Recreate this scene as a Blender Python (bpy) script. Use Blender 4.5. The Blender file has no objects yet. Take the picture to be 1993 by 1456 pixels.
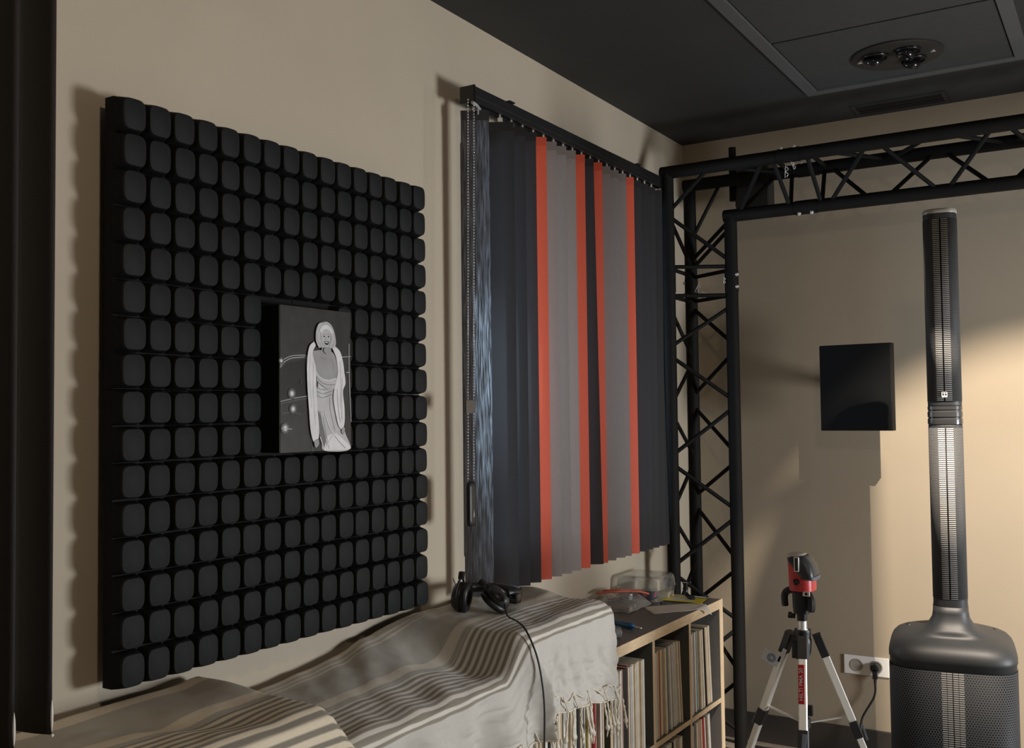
import bpy, bmesh, math, random
from mathutils import Vector, Matrix, noise as mnoise
random.seed(7)
PI = math.pi
C = bpy.context.scene.collection
FL = -0.04           # floor height
WL, WB, CZ = -1.84, 4.60, 2.77   # left wall, back wall, ceiling
ST = 0.713           # top of the shelf

# ------------------------------------------------------------ materials
MATS = {}
def mat(name, col, rough=0.6, metal=0.0, var=0.0, vscale=20.0, bump=0.0, bscale=200.0, spec=0.5, stretch=None, sheen=0.0, transl=0.0, tcol=None):
    if name in MATS: return MATS[name]
    m = bpy.data.materials.new(name); m.use_nodes = True
    nt = m.node_tree; N = nt.nodes; L = nt.links
    p = N['Principled BSDF']
    p.inputs['Base Color'].default_value = (*col, 1)
    p.inputs['Roughness'].default_value = rough
    p.inputs['Metallic'].default_value = metal
    p.inputs['Specular IOR Level'].default_value = spec
    if sheen: p.inputs['Sheen Weight'].default_value = sheen
    tc = N.new('ShaderNodeTexCoord'); mp = N.new('ShaderNodeMapping')
    L.new(tc.outputs['Object'], mp.inputs[0])
    if stretch: mp.inputs['Scale'].default_value = stretch
    if var:
        nz = N.new('ShaderNodeTexNoise'); nz.inputs['Scale'].default_value = vscale; nz.inputs['Detail'].default_value = 4
        L.new(mp.outputs[0], nz.inputs['Vector'])
        r = N.new('ShaderNodeMapRange'); r.inputs[1].default_value = .3; r.inputs[2].default_value = .7
        r.inputs[3].default_value = 1-var; r.inputs[4].default_value = 1+var
        L.new(nz.outputs[0], r.inputs[0])
        mx = N.new('ShaderNodeVectorMath'); mx.operation = 'SCALE'; mx.inputs[0].default_value = col
        L.new(r.outputs[0], mx.inputs['Scale']); L.new(mx.outputs[0], p.inputs['Base Color'])
    if bump:
        nb = N.new('ShaderNodeTexNoise'); nb.inputs['Scale'].default_value = bscale; nb.inputs['Detail'].default_value = 3
        L.new(mp.outputs[0], nb.inputs['Vector'])
        b = N.new('ShaderNodeBump'); b.inputs['Strength'].default_value = bump; b.inputs['Distance'].default_value = .002
        L.new(nb.outputs[0], b.inputs['Height']); L.new(b.outputs[0], p.inputs['Normal'])
    if transl:
        t = N.new('ShaderNodeBsdfTranslucent'); t.inputs[0].default_value = (*(tcol or [min(1, c*1.5+.03) for c in col]), 1)
        ms = N.new('ShaderNodeMixShader'); ms.inputs[0].default_value = transl
        if name == 'slat_charcoal_glow':      # streaked translucency imitates the daylight glow on the first slat
            mw = N.new('ShaderNodeMapping'); mw.inputs['Scale'].default_value = (330, 330, 14); L.new(tc.outputs['Object'], mw.inputs[0])
            nw = N.new('ShaderNodeTexNoise'); nw.inputs['Scale'].default_value = 1; nw.inputs['Detail'].default_value = 4; L.new(mw.outputs[0], nw.inputs['Vector'])
            rw = N.new('ShaderNodeMapRange'); rw.inputs[1].default_value = .42; rw.inputs[2].default_value = .72; rw.inputs[3].default_value = .02; rw.inputs[4].default_value = transl
            L.new(nw.outputs[0], rw.inputs[0]); L.new(rw.outputs[0], ms.inputs[0])
        L.new(p.outputs[0], ms.inputs[1]); L.new(t.outputs[0], ms.inputs[2])
        L.new(ms.outputs[0], N['Material Output'].inputs[0])
    MATS[name] = m
    return m

def clear_mat(name, tint=(1, 1, 1), frost=0.1, rough=.08):
    m = bpy.data.materials.new(name); m.use_nodes = True
    nt = m.node_tree; N = nt.nodes; L = nt.links
    N.remove(N['Principled BSDF'])
    tr = N.new('ShaderNodeBsdfTransparent'); tr.inputs[0].default_value = (*tint, 1)
    gl = N.new('ShaderNodeBsdfGlossy'); gl.inputs['Roughness'].default_value = rough; gl.inputs[0].default_value = (.9, .9, .9, 1)
    df = N.new('ShaderNodeBsdfDiffuse'); df.inputs[0].default_value = (.75, .75, .73, 1)
    fr = N.new('ShaderNodeLayerWeight'); fr.inputs[0].default_value = .14
    a = N.new('ShaderNodeMixShader'); a.inputs[0].default_value = frost
    L.new(tr.outputs[0], a.inputs[1]); L.new(df.outputs[0], a.inputs[2])
    b = N.new('ShaderNodeMixShader')
    L.new(fr.outputs['Facing'], b.inputs[0]); L.new(a.outputs[0], b.inputs[1]); L.new(gl.outputs[0], b.inputs[2])
    L.new(b.outputs[0], N['Material Output'].inputs[0])
    return m

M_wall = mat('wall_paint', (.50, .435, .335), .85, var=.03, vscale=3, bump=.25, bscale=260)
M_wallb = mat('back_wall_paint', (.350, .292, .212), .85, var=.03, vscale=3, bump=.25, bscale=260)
M_ceil = mat('ceiling_paint', (.023, .025, .025), .75, var=.06, vscale=5, bump=.2, bscale=300)
M_ctrim = mat('ceiling_trim_paint', (.075, .078, .078), .6, bump=.1)
M_slot = mat('slot_black', (.003, .003, .003), .9)
M_floor = mat('floor_carpet', (.22, .19, .155), .95, var=.15, vscale=60, bump=.6, bscale=500)
M_base = mat('baseboard_paint', (.045, .038, .033), .5, var=.05)
M_felt_shade = mat('black_felt_and_shade', (.008, .008, .009), .7, var=.10, vscale=90, bump=.25, bscale=900, spec=.15)
M_blockm = mat('block_foam', (.0108, .0124, .0130), .65, var=.08, vscale=60, bump=.3, bscale=900, spec=.22)
M_frame = mat('window_frame_paint', (.05, .052, .055), .45)
M_blk = mat('black_plastic', (.012, .012, .013), .42, var=.1, vscale=30, bump=.08, bscale=400)
M_blkg = mat('black_gloss', (.008, .008, .009), .18)
M_blkmat = mat('black_matte_paint', (.0085, .0083, .0078), .68, var=.15, vscale=12, bump=.08, bscale=300, spec=.14)
M_steel = mat('bright_steel', (.80, .79, .76), .32, .55)
M_white = mat('white_plastic', (.78, .77, .73), .45)
M_alu = mat('tripod_aluminium', (.80, .77, .70), .38, .35, var=.04, stretch=(1, 1, .1))
M_red = mat('laser_red', (.50, .045, .045), .4, bump=.08)
M_grey = mat('grey_rubber', (.10, .115, .135), .55)
M_oak = mat('oak_edge', (.72, .55, .35), .55, var=.12, vscale=22, stretch=(6, 1, 6), bump=.05)
M_oakv = mat('oak_edge_upright', (.74, .57, .37), .55, var=.12, vscale=22, stretch=(6, 6, 1), bump=.05)
M_lam = mat('grey_laminate', (.165, .16, .15), .45, var=.05, vscale=40, bump=.04)
M_lamd = mat('grey_laminate_inner', (.115, .12, .11), .55, var=.06, vscale=40)
M_chrome = mat('chain_beads', (.75, .78, .80), .25, .6)

# ------------------------------------------------------------ mesh helpers
def finish(name, bm, m, parent=None, smooth=False, loc=None):
    bmesh.ops.recalc_face_normals(bm, faces=bm.faces[:])
    me = bpy.data.meshes.new(name)
    if smooth:
        for f in bm.faces: f.smooth = True
    bm.to_mesh(me); bm.free()
    ms = m if isinstance(m, (list, tuple)) else [m]
    for k in ms: me.materials.append(k)
    if smooth == 'auto':
        me.set_sharp_from_angle(angle=math.radians(38))
    o = bpy.data.objects.new(name, me); C.objects.link(o)
    if parent: o.parent = parent
    if loc: o.location = loc
    return o
def tag(o, label, cat, group=None):
    o['label'] = label; o['category'] = cat
    if group: o['group'] = group
    return o
def thing(name, label, cat, loc=(0, 0, 0), rz=0, group=None):
    o = bpy.data.objects.new(name, None); C.objects.link(o)
    o.location = loc; o.rotation_euler = (0, 0, rz); o.empty_display_size = .05
    return tag(o, label, cat, group)
def struct(o): o['kind'] = 'structure'; return o
def box(bm, x0, x1, y0, y1, z0, z1, bev=0, mi=0, M=None):
    vs = [bm.verts.new((x, y, z)) for x in (x0, x1) for y in (y0, y1) for z in (z0, z1)]
    idx = [(0, 1, 3, 2), (4, 6, 7, 5), (0, 4, 5, 1), (2, 3, 7, 6), (0, 2, 6, 4), (1, 5, 7, 3)]
    fs = [bm.faces.new([vs[i] for i in q]) for q in idx]
    for f in fs: f.material_index = mi
    if bev:
        es = list({e for f in fs for e in f.edges})
        r = bmesh.ops.bevel(bm, geom=es, offset=bev, segments=2, affect='EDGES', profile=.6)
        vs = list({v for f in r['faces'] for v in f.verts} | {v for v in vs if v.is_valid})
    if M is not None: bmesh.ops.transform(bm, matrix=M, verts=[v for v in vs if v.is_valid])
    return fs
def Box(x0, x1, y0, y1, z0, z1, bev=0):
    bm = bmesh.new(); box(bm, x0, x1, y0, y1, z0, z1, bev); return bm
def tube(bm, pts, r, seg=10, cap=True, mi=0):
    pts = [Vector(p) for p in pts]
    rs = r if isinstance(r, (list, tuple)) else [r]*len(pts)
    rings = []; up = None
    for i, p in enumerate(pts):
        a = pts[max(0, i-1)]; b = pts[min(len(pts)-1, i+1)]
        t = (b-a).normalized()
        if up is None:
            up = t.orthogonal().normalized()
        else:
            up = (up - t*up.dot(t))
            up = up.normalized() if up.length > 1e-6 else t.orthogonal().normalized()
        s = t.cross(up)
        rings.append([bm.verts.new(p+(up*math.cos(k*2*PI/seg)+s*math.sin(k*2*PI/seg))*rs[i]) for k in range(seg)])
    for a, b in zip(rings, rings[1:]):
        for k in range(seg):
            f = bm.faces.new((a[k], a[(k+1) % seg], b[(k+1) % seg], b[k])); f.material_index = mi
    if cap:
        for g in (rings[0], rings[-1]):
            try: f = bm.faces.new(g); f.material_index = mi
            except ValueError: pass
def spline(pts, n=8):
    pts = [Vector(p) for p in pts]; out = []
    P = [pts[0]]+pts+[pts[-1]]
    for i in range(1, len(P)-2):
        for k in range(n):
            t = k/n
            a, b, c, d = P[i-1], P[i], P[i+1], P[i+2]
            out.append(.5*((2*b)+(c-a)*t+(2*a-5*b+4*c-d)*t*t+(3*b-a-3*c+d)*t**3))
    out.append(pts[-1]); return out
def loft(bm, rings, cap=True, mi=0, close=True):
    R = [[bm.verts.new(p) for p in r] for r in rings]
    n = len(R[0])
    for a, b in zip(R, R[1:]):
        for k in range(n if close else n-1):
            f = bm.faces.new((a[k], a[(k+1) % n], b[(k+1) % n], b[k])); f.material_index = mi
    if cap and close:
        for g in (R[0], R[-1]): f = bm.faces.new(g); f.material_index = mi
    return R
def sell(w, d, e, n=48, cx=0, cy=0, z=0):
    out = []
    for k in range(n):
        t = 2*PI*k/n; c, s = math.cos(t), math.sin(t)
        out.append((cx+w/2*math.copysign(abs(c)**(2/e), c), cy+d/2*math.copysign(abs(s)**(2/e), s), z))
    return out
def lathe(bm, prof, seg=24, M=None, mi=0):
    rings = [[(r*math.cos(2*PI*k/seg), r*math.sin(2*PI*k/seg), z) for k in range(seg)] for r, z in prof]
    R = loft(bm, rings, True, mi)
    if M is not None: bmesh.ops.transform(bm, matrix=M, verts=[v for g in R for v in g])
def lerp(a, b, t): return a+(b-a)*t
def sstep(a, b, x):
    t = max(0, min(1, (x-a)/(b-a))); return t*t*(3-2*t)
def pw(x, pts):
    if x <= pts[0][0]: return pts[0][1]
    for (a, u), (b, v) in zip(pts, pts[1:]):
        if x <= b: return lerp(u, v, (x-a)/(b-a))
    return pts[-1][1]
def text_mesh(name, s, size, m, parent, matrix, depth=.0004):
    cu = bpy.data.curves.new(name, 'FONT'); cu.body = s; cu.size = size; cu.extrude = depth
    cu.align_x = 'CENTER'; cu.align_y = 'CENTER'; cu.offset = size*.012
    tmp = bpy.data.objects.new(name+'_tmp', cu); C.objects.link(tmp)
    bpy.context.view_layer.update()
    me = bpy.data.meshes.new_from_object(tmp.evaluated_get(bpy.context.evaluated_depsgraph_get()))
    bpy.data.objects.remove(tmp)
    me.transform(matrix); me.materials.clear(); me.materials.append(m); me.name = name
    o = bpy.data.objects.new(name, me); C.objects.link(o); o.parent = parent
    return o

# ------------------------------------------------------------ room shell
RX, RY = 2.6, -2.2      # right wall, rear wall
WY0, WY1, WZ0, WZ1 = 2.70, 4.02, 1.03, 2.34
bm = bmesh.new()
box(bm, WL-.2, WL, RY, WY0, FL, CZ); box(bm, WL-.2, WL, WY1, WB, FL, CZ)
box(bm, WL-.2, WL, WY0, WY1, FL, WZ0); box(bm, WL-.2, WL, WY0, WY1, WZ1, CZ)
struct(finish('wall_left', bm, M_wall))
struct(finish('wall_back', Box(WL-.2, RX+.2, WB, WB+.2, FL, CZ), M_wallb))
RW = (2.65, 3.95, .55, 1.75)   # opening in the right wall
bm = bmesh.new()
box(bm, RX, RX+.2, RY, RW[0], FL, CZ); box(bm, RX, RX+.2, RW[1], WB, FL, CZ)
box(bm, RX, RX+.2, RW[0], RW[1], FL, RW[2]); box(bm, RX, RX+.2, RW[0], RW[1], RW[3], CZ)
M_dark = mat('dark_room_paint', (.05, .047, .042), .85, var=.05, vscale=4, bump=.2)
struct(finish('wall_right', bm, M_dark))
struct(finish('wall_rear', Box(WL-.2, RX+.2, RY-.2, RY, FL, CZ), M_dark))
struct(finish('floor', Box(WL-.2, RX+.2, RY-.2, WB+.2, FL-.1, FL), M_floor))
struct(finish('ceiling', Box(WL-.2, RX+.2, RY-.2, WB+.2, CZ, CZ+.1), M_ceil))
struct(finish('baseboard_back', Box(WL, RX, WB-.018, WB, FL, .085, .002), M_base))

def window(name, x0, x1, y0, y1, z0, z1, mull):
    w = .06; bm = bmesh.new()
    box(bm, x0, x1, y0, y0+w, z0, z1, .004); box(bm, x0, x1, y1-w, y1, z0, z1, .004)
    box(bm, x0, x1, y0+w, y1-w, z0, z0+w, .004); box(bm, x0, x1, y0+w, y1-w, z1-w, z1, .004)
    for y in mull: box(bm, x0, x1, y-w/2, y+w/2, z0+w, z1-w, .004)
    o = struct(finish(name, bm, M_frame))
    xm = (x0+x1)/2
    g = finish('pane', Box(xm-.003, xm+.003, y0+w*.6, y1-w*.6, z0+w*.6, z1-w*.6), glass, o)
    return o
glass = clear_mat('window_glass', (.93, .96, .97), .0, .02)
window('window_1', WL-.10, WL-.04, WY0, WY1, WZ0, WZ1, [3.36])
window('window_2', RX+.04, RX+.10, *RW, [3.3])
bm = bmesh.new()      # anthracite architrave around the left window
t = .013
box(bm, WL-.04, WL+t, WY0-.012, WY0+.006, WZ0-.012, WZ1+.012, .002); box(bm, WL-.04, WL+t, WY1-.03, WY1+.012, WZ0-.012, WZ1+.012, .002)
box(bm, WL-.04, WL+t, WY0+.03, WY1-.03, WZ0-.012, WZ0+.03, .002); box(bm, WL-.04, WL+t, WY0+.03, WY1-.03, WZ1-.03, WZ1+.012, .002)
struct(finish('trim_1', bm, M_frame))

# ceiling tile field with its flat border
bm = bmesh.new()
CX0, CX1, CY0, CY1, tw = -1.10, -.29, 1.2, 4.135, .045
box(bm, CX0, CX0+tw, CY0, CY1, CZ-.012, CZ+.01, .001); box(bm, CX1-tw, CX1, CY0, CY1, CZ-.012, CZ+.01, .001)
box(bm, CX0+tw, CX1-tw, CY1-tw, CY1, CZ-.012, CZ+.01, .001); box(bm, CX0+tw, CX1-tw, CY0, CY0+tw, CZ-.012, CZ+.01, .001)
struct(finish('trim_2', bm, M_ctrim))
bm = bmesh.new()
for y0, y1 in ((1.3, 2.30), (2.31, 3.475), (3.487, CY1-tw-.006)):
    box(bm, CX0+tw+.005, CX1-tw-.005, y0, y1, CZ-.006, CZ+.004, .0015)
struct(finish('trim_3', bm, mat('ceiling_tile', (.036, .038, .038), .7, var=.08, vscale=30, bump=.2, bscale=500)))

# slot vent
v = thing('air_vent', 'black slot vent in the dark ceiling close to the back wall', 'vent', (-.81, 4.475, CZ))
bm = bmesh.new()
for a in ((-.185, .185, -.075, -.062), (-.185, .185, .062, .075), (-.185, -.172, -.062, .062), (.172, .185, -.062, .062)):
    box(bm, *a, -.006, 0.0)
finish('frame', bm, M_ceil, v)
bm = Box(-.172, .172, -.062, .062, -.003, -.001); finish('slot', bm, M_slot, v)
bm = bmesh.new()
for y in (-.02, .02): box(bm, -.17, .17, y-.004, y+.004, -.006, -.003)
finish('vane', bm, M_slot, v)

# round three-lamp recessed fixture
v = thing('recessed_ceiling_light', 'round black ceiling light plate holding three small swivel lamps', 'ceiling light', (-.697, 3.835, CZ-.008))
bm = bmesh.new(); lathe(bm, [(.158, .004), (.158, -.004), (.150, -.007), (.02, -.007)], 64)
finish('plate', bm, mat('fixture_black', (.018, .018, .018), .4), v, 'auto')
for dx, dy, rt in ((-.068, -.045, .3), (.045, -.050, -.2), (.045, .055, .5)):
    bm = bmesh.new()
    lathe(bm, [(.046, -.006), (.048, -.012), (.042, -.016), (.040, -.010), (.038, -.009)], 32)
    ring = finish('lamp_ring', bm, M_blkg, v, True, (dx, dy, 0))
    bm = bmesh.new()
    lathe(bm, [(.004, -.008), (.030, -.012), (.033, -.02), (.031, -.034), (.024, -.038), (.021, -.030), (.004, -.027)], 32,
          Matrix.Rotation(rt, 4, 'X') @ Matrix.Rotation(.35, 4, 'Y'))
    finish('lamp_head', bm, M_blkg, ring, True)
for dx, dy in ((-.128, -.012), (.122, .004)):
    bm = bmesh.new(); lathe(bm, [(.006, -.006), (.006, -.0105), (.003, -.0115)], 12)
    box(bm, -.009, .009, -.002, .002, -.0115, -.0100)
    finish('screw', bm, M_steel, v, 'auto', (dx, dy, 0))

# ------------------------------------------------------------ vertical blind by the window
SLAT_D = mat('slat_charcoal', (.013, .0105, .011), .65, var=.18, vscale=120, stretch=(8, 8, .6), bump=.35, bscale=500, sheen=.08, transl=.14, tcol=(.11, .11, .12))
SLAT_E = mat('slat_charcoal_glow', (.021, .018, .020), .6, var=.5, vscale=160, stretch=(9, 9, .5), bump=.5, bscale=500, transl=.40, tcol=(.62, .66, .72))
SLAT_G = mat('slat_taupe', (.22, .185, .165), .55, var=.10, vscale=120, stretch=(8, 8, .6), bump=.3, bscale=500, transl=.12)
SLAT_O = mat('slat_orange', (.68, .090, .036), .55, var=.08, vscale=120, stretch=(8, 8, .6), bump=.3, bscale=500, transl=.15)
blind = thing('vertical_blind', 'vertical blind with charcoal, orange and taupe slats over the left window', 'blind', (-1.7375, 3.31, 2.40))
BO = Vector((-1.7375, 3.31, 2.40))
def slat_mesh(w, L, curve, tw0, tw1, lean=0, seed=0, nz=26, nu=7):
    bm = bmesh.new(); g = []
    rnd = random.Random(seed); ph = rnd.uniform(0, 6)
    for i in range(nz+1):
        t = i/nz; z = -L*t; a = lerp(tw0, tw1, t)+.03*math.sin(ph+4*t)
        row = []
        for j in range(nu+1):
            s = (j/nu-.5)*w
            n = curve*(1-(2*j/nu-1)**2)
            d = Vector((math.sin(a), math.cos(a), 0)); nn = Vector((math.cos(a), -math.sin(a), 0))
            row.append(bm.verts.new(d*s+nn*n+Vector((0, lean*t, z))))
        g.append(row)
    for i in range(nz):
        for j in range(nu):
            bm.faces.new((g[i][j], g[i][j+1], g[i+1][j+1], g[i+1][j]))
    return bm
def add_slats(parent, origin, slats, ztop, L, m_clip):
    for k, (x, y, m, a0, a1, lean) in enumerate(slats):
        o = finish('slat', slat_mesh(.089, L, .004, a0, a1, lean, k), m, parent, True, Vector((x, y, ztop))-origin)
        bm = bmesh.new()       # carrier hook and hanger above the slat
        box(bm, -.003, .003, -.008, .008, .0, .014); box(bm, -.0015, .0015, -.003, .003, .012, .034)
        bmesh.ops.rotate(bm, verts=bm.verts[:], matrix=Matrix.Rotation(-a0, 3, 'Z'))
        finish('hanger_hook', bm, m_clip, o)
        bm = bmesh.new()       # stitched hanger pocket
        bmesh.ops.rotate(bm, verts=bm.verts[:], matrix=Matrix.Identity(3))
        d = Vector((math.sin(a0), math.cos(a0), 0)); n = Vector((math.cos(a0), -math.sin(a0), 0))
        box(bm, -.0022, .0022, -.0447, .0447, -.030, .0, M=Matrix.Translation(n*.002) @ Matrix.Rotation(-a0, 4, 'Z'))
        finish('hanger_pocket', bm, m, o)
pat = 'DDDDOGGGODOGGGODDDDD'
A0 = math.radians(57); DY = .0445*math.cos(A0)
sl = []
for i, c in enumerate(pat):
    y = 2.722+.0715*i-DY; m = {'D': SLAT_D, 'O': SLAT_O, 'G': SLAT_G}[c]
    a0 = A0+random.uniform(-.04, .04); a1 = a0+random.uniform(-.05, .05); lean = 0
    if i == 0: y -= .078; a1 = A0-.02; m = SLAT_E
    if i == 9: lean = .034
    if i == 12: lean = .010
    if i == 13: lean = -.004
    if i >= 15: lean = -.006*(i-14)
    sl.append((-1.7375, y, m, a0, a1, lean))
M_hook = mat('hook_plastic', (.6, .58, .52), .5)
add_slats(blind, BO, sl, 2.425, 1.515, M_hook)
bm = bmesh.new()
y0, y1 = 2.585-BO.y, 4.030-BO.y
box(bm, -.024, .024, y0, y1, .058, .092, .004)
box(bm, -.024, -.016, y0, y1, .044, .058); box(bm, .016, .024, y0, y1, .044, .058)
finish('headrail', bm, M_blk, blind)
for y in (2.80, 3.80):
    bm = bmesh.new(); box(bm, -.1025, .03, y-.016-BO.y, y+.016-BO.y, .092, .097, .001); box(bm, -.1025, -.098, y-.016-BO.y, y+.016-BO.y, .05, .095, .001)
    finish('wall_bracket', bm, M_blk, blind)
bm = bmesh.new(); box(bm, -.028, .028, y0-.008, y0, .040, .094, .003); finish('end_cap', bm, M_blkg, blind)
bm = bmesh.new(); box(bm, -.028, .028, y1, y1+.008, .040, .094, .003); finish('end_cap', bm, M_blkg, blind)
bm = bmesh.new(); tube(bm, [(.022, y0-.012, .036), (.022, y0+.012, .034), (.010, y0+.05, .030)], .005, 8)
tube(bm, [(.012, y0+.035, .034), (.012, y0+.035, .012)], .003, 8)
finish('chain_guide', bm, mat('guide_plastic', (.35, .37, .38), .35), blind)
for k, (dx, dy) in enumerate(((.0375, -.7835), (.0375, -.7510))):
    bm = bmesh.new()
    for i in range(126):
        z = .030-i*.0092; yy = dy - .020*i/126*(1 if k == 0 else 1.1)
        bmesh.ops.create_icosphere(bm, subdivisions=1, radius=.0026, matrix=Matrix.Translation((dx, yy, z)))
    tube(bm, [(dx, dy, .034), (dx, dy-.02*(1 if k == 0 else 1.1), .030-126*.0092)], .0006, 5)
    finish('bead_chain', bm, M_chrome, blind, True)
bm = bmesh.new()
rings = [sell(.020*s, .040*s2, 3, 24, .0375, -.787, z) for s, s2, z in ((.5, .5, -1.128), (.85, .85, -1.133), (1, 1, -1.145), (1, 1, -1.245), (.9, .95, -1.258), (.6, .7, -1.262))]
loft(bm, rings); cw = finish('chain_weight', bm, M_blk, blind, 'auto')
bm = bmesh.new(); box(bm, .0470, .0482, -.791, -.785, -1.235, -1.222, .0003); box(bm, .0470, .0480, -.789, -.787, -1.222, -1.214)
finish('arrow_mark', bm, mat('grey_mark', (.3, .3, .3), .5), cw)
bm = bmesh.new(); box(bm, .0345, .0405, -.812, -.765, -.925, -.885, .002)
finish('chain_clip', bm, mat('clip_brown', (.10, .085, .07), .5), blind)

# near blind at the left edge of the picture
SLAT_N = mat('slat_black_brown', (.012, .009, .008), .6, var=.2, vscale=120, stretch=(8, 8, .6), bump=.3, bscale=500)
nb = thing('vertical_blind', 'near black vertical blind hanging at the left edge beside the acoustic panels', 'blind', (-1.50, .96, 2.70))
NO = Vector((-1.50, .96, 2.70))
def edge_slat(pr, pl, m, k, name='slat'):
    pr = Vector(pr); pl = Vector(pl); c = (pr+pl)/2; d = (pr-pl); w = d.length; a = math.atan2(d.x, d.y)
    L = 2.64-c.z
    bm = bmesh.new(); nz = 20
    g = []
    for i in range(nz+1):
        z = -L*i/nz
        g.append([bm.verts.new(d*(j/6-.5)+Vector((math.cos(a), -math.sin(a), 0))*.004*(1-(j/3-1)**2)+Vector((0, 0, z))) for j in range(7)])
    for i in range(nz):
        for j in range(6): bm.faces.new((g[i][j], g[i][j+1], g[i+1][j+1], g[i+1][j]))
    o = finish('slat', bm, m, nb, True, Vector((c.x, c.y, 2.64))-NO)
    so = o.modifiers.new('thick', 'SOLIDIFY'); so.thickness = .0009
    # white bottom weight slipping out at the edge and its link
    bm = bmesh.new(); n = 24; e = d.normalized()*(w/2+.0004)
    rings = []
    for i in range(n+1):
        t = i/n; r = .0022*math.sin(PI*t)**.7+.0001
        rings.append([(e.x+r*math.cos(q), e.y+r*math.sin(q), -L+.003+.052*t) for q in [2*PI*s/8 for s in range(8)]])
    loft(bm, rings); finish('weight_plate', bm, M_white, o, True)
    bm = bmesh.new(); bmesh.ops.create_icosphere(bm, subdivisions=2, radius=.0028, matrix=Matrix.Translation((e.x+.001, e.y, -L-.001)))
    finish('chain_link', bm, M_white, o, True)
edge_slat((-1.482, 1.000, .97), (-1.558, .984, .97), SLAT_N, 0)
edge_slat((-1.469, .928, .97), (-1.545, .908, .97), SLAT_N, 1)
edge_slat((-1.458, .858, .97), (-1.534, .836, .97), SLAT_N, 2)
edge_slat((-1.447, .788, .97), (-1.523, .766, .97), SLAT_N, 3)
bm = Box(-.035, .035, -.30, .12, -.06, 0.07, .004); finish('headrail', bm, M_blk, nb)

# light switch just beyond the near blind
s = thing('light_switch', 'white light switch on the left wall just beyond the near black blind', 'light switch', (WL, 1.165, 1.235))
finish('switch_plate', Box(0, .010, -.042, .042, -.041, .041, .003), M_white, s)
finish('rocker', Box(.010, .014, -.028, .028, -.028, .028, .002), M_white, s)

# ------------------------------------------------------------ acoustic panels (2 x 2, eight by eight blocks each)
def rsq(w, h, e, n, x):
    return [(x, p[0], p[1]) for p in sell(w, h, e, n)]
def block_mesh():
    bm = bmesh.new(); n = 32
    rings = [rsq(.0640, .0745, 12, n, .0), rsq(.0625, .0730, 7, n, .010), rsq(.0572, .0680, 4.3, n, .0262), rsq(.0565, .0672, 4.2, n, .0275), rsq(.0550, .0655, 3.8, n, .0305), rsq(.0535, .0640, 3.6, n, .0310)]
    R_ = loft(bm, rings)
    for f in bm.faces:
        if f.calc_center_median().x > .0268: f.material_index = 1  # darker colour left on the block sides imitates their shade
    return bm
blk0 = None
names = {(0, 0): ('lower left', 'below'), (1, 0): ('lower right', ''), (0, 1): ('upper left', ''), (1, 1): ('upper right', '')}
colY = [1.3535+.0650*i for i in range(16)]
rowZ = [2.0985-.0757*i for i in range(16)]
plab = {(0, 1): 'top left square of the four black block acoustic panels, beside the near blind',
        (1, 1): 'top right square of the four black block acoustic panels, nearest the blind headrail',
        (0, 0): 'bottom left square of the four black block acoustic panels, above the near striped cloth',
        (1, 0): 'bottom right square of the four black block acoustic panels, above the headphones'}
for gi in (0, 1):
    for gj in (0, 1):
        cs = colY[gi*8:gi*8+8]; rs = rowZ[(1-gj)*8:(1-gj)*8+8]
        cy = (cs[0]+cs[-1])/2; cz = (rs[0]+rs[-1])/2
        p = thing('acoustic_panel', plab[(gi, gj)], 'acoustic panel', (WL+.042, cy, cz), 0, 'block acoustic panels on the left wall')
        hw = .0650*4-.0006; hz = .0757*4-.0006
        lo = hw-(.004 if gi == 0 else 0)
        finish('backing_board', Box(0, .029, -lo, hw, -hz, hz, .001), M_felt_shade, p)
        bm = bmesh.new()
        for zz in (-.2, .2): box(bm, -.0419, 0, -.20, .20, zz-.02, zz+.02)
        finish('mounting_batten', bm, M_felt_shade, p)
        for i, y in enumerate(cs):
            for j, z in enumerate(rs):
                ci = gi*8+i; rj = (1-gj)*8+j
                if 6 <= ci <= 9 and 5 <= rj <= 9: continue
                if blk0 is None:
                    blk0 = finish('diffuser_block', block_mesh(), [M_felt_shade, M_blockm], p, 'auto'); b = blk0
                else:
                    b = blk0.copy(); b.name = 'diffuser_block'; C.objects.link(b); b.parent = p
                b.scale = (1, .978, .978); b.location = (.029+random.uniform(-.001, .001), y-cy+random.uniform(-.0012, .0012), z-cz+random.uniform(-.001, .001))
                b.rotation_euler = (random.uniform(-.012, .012), 0, 0)

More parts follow.
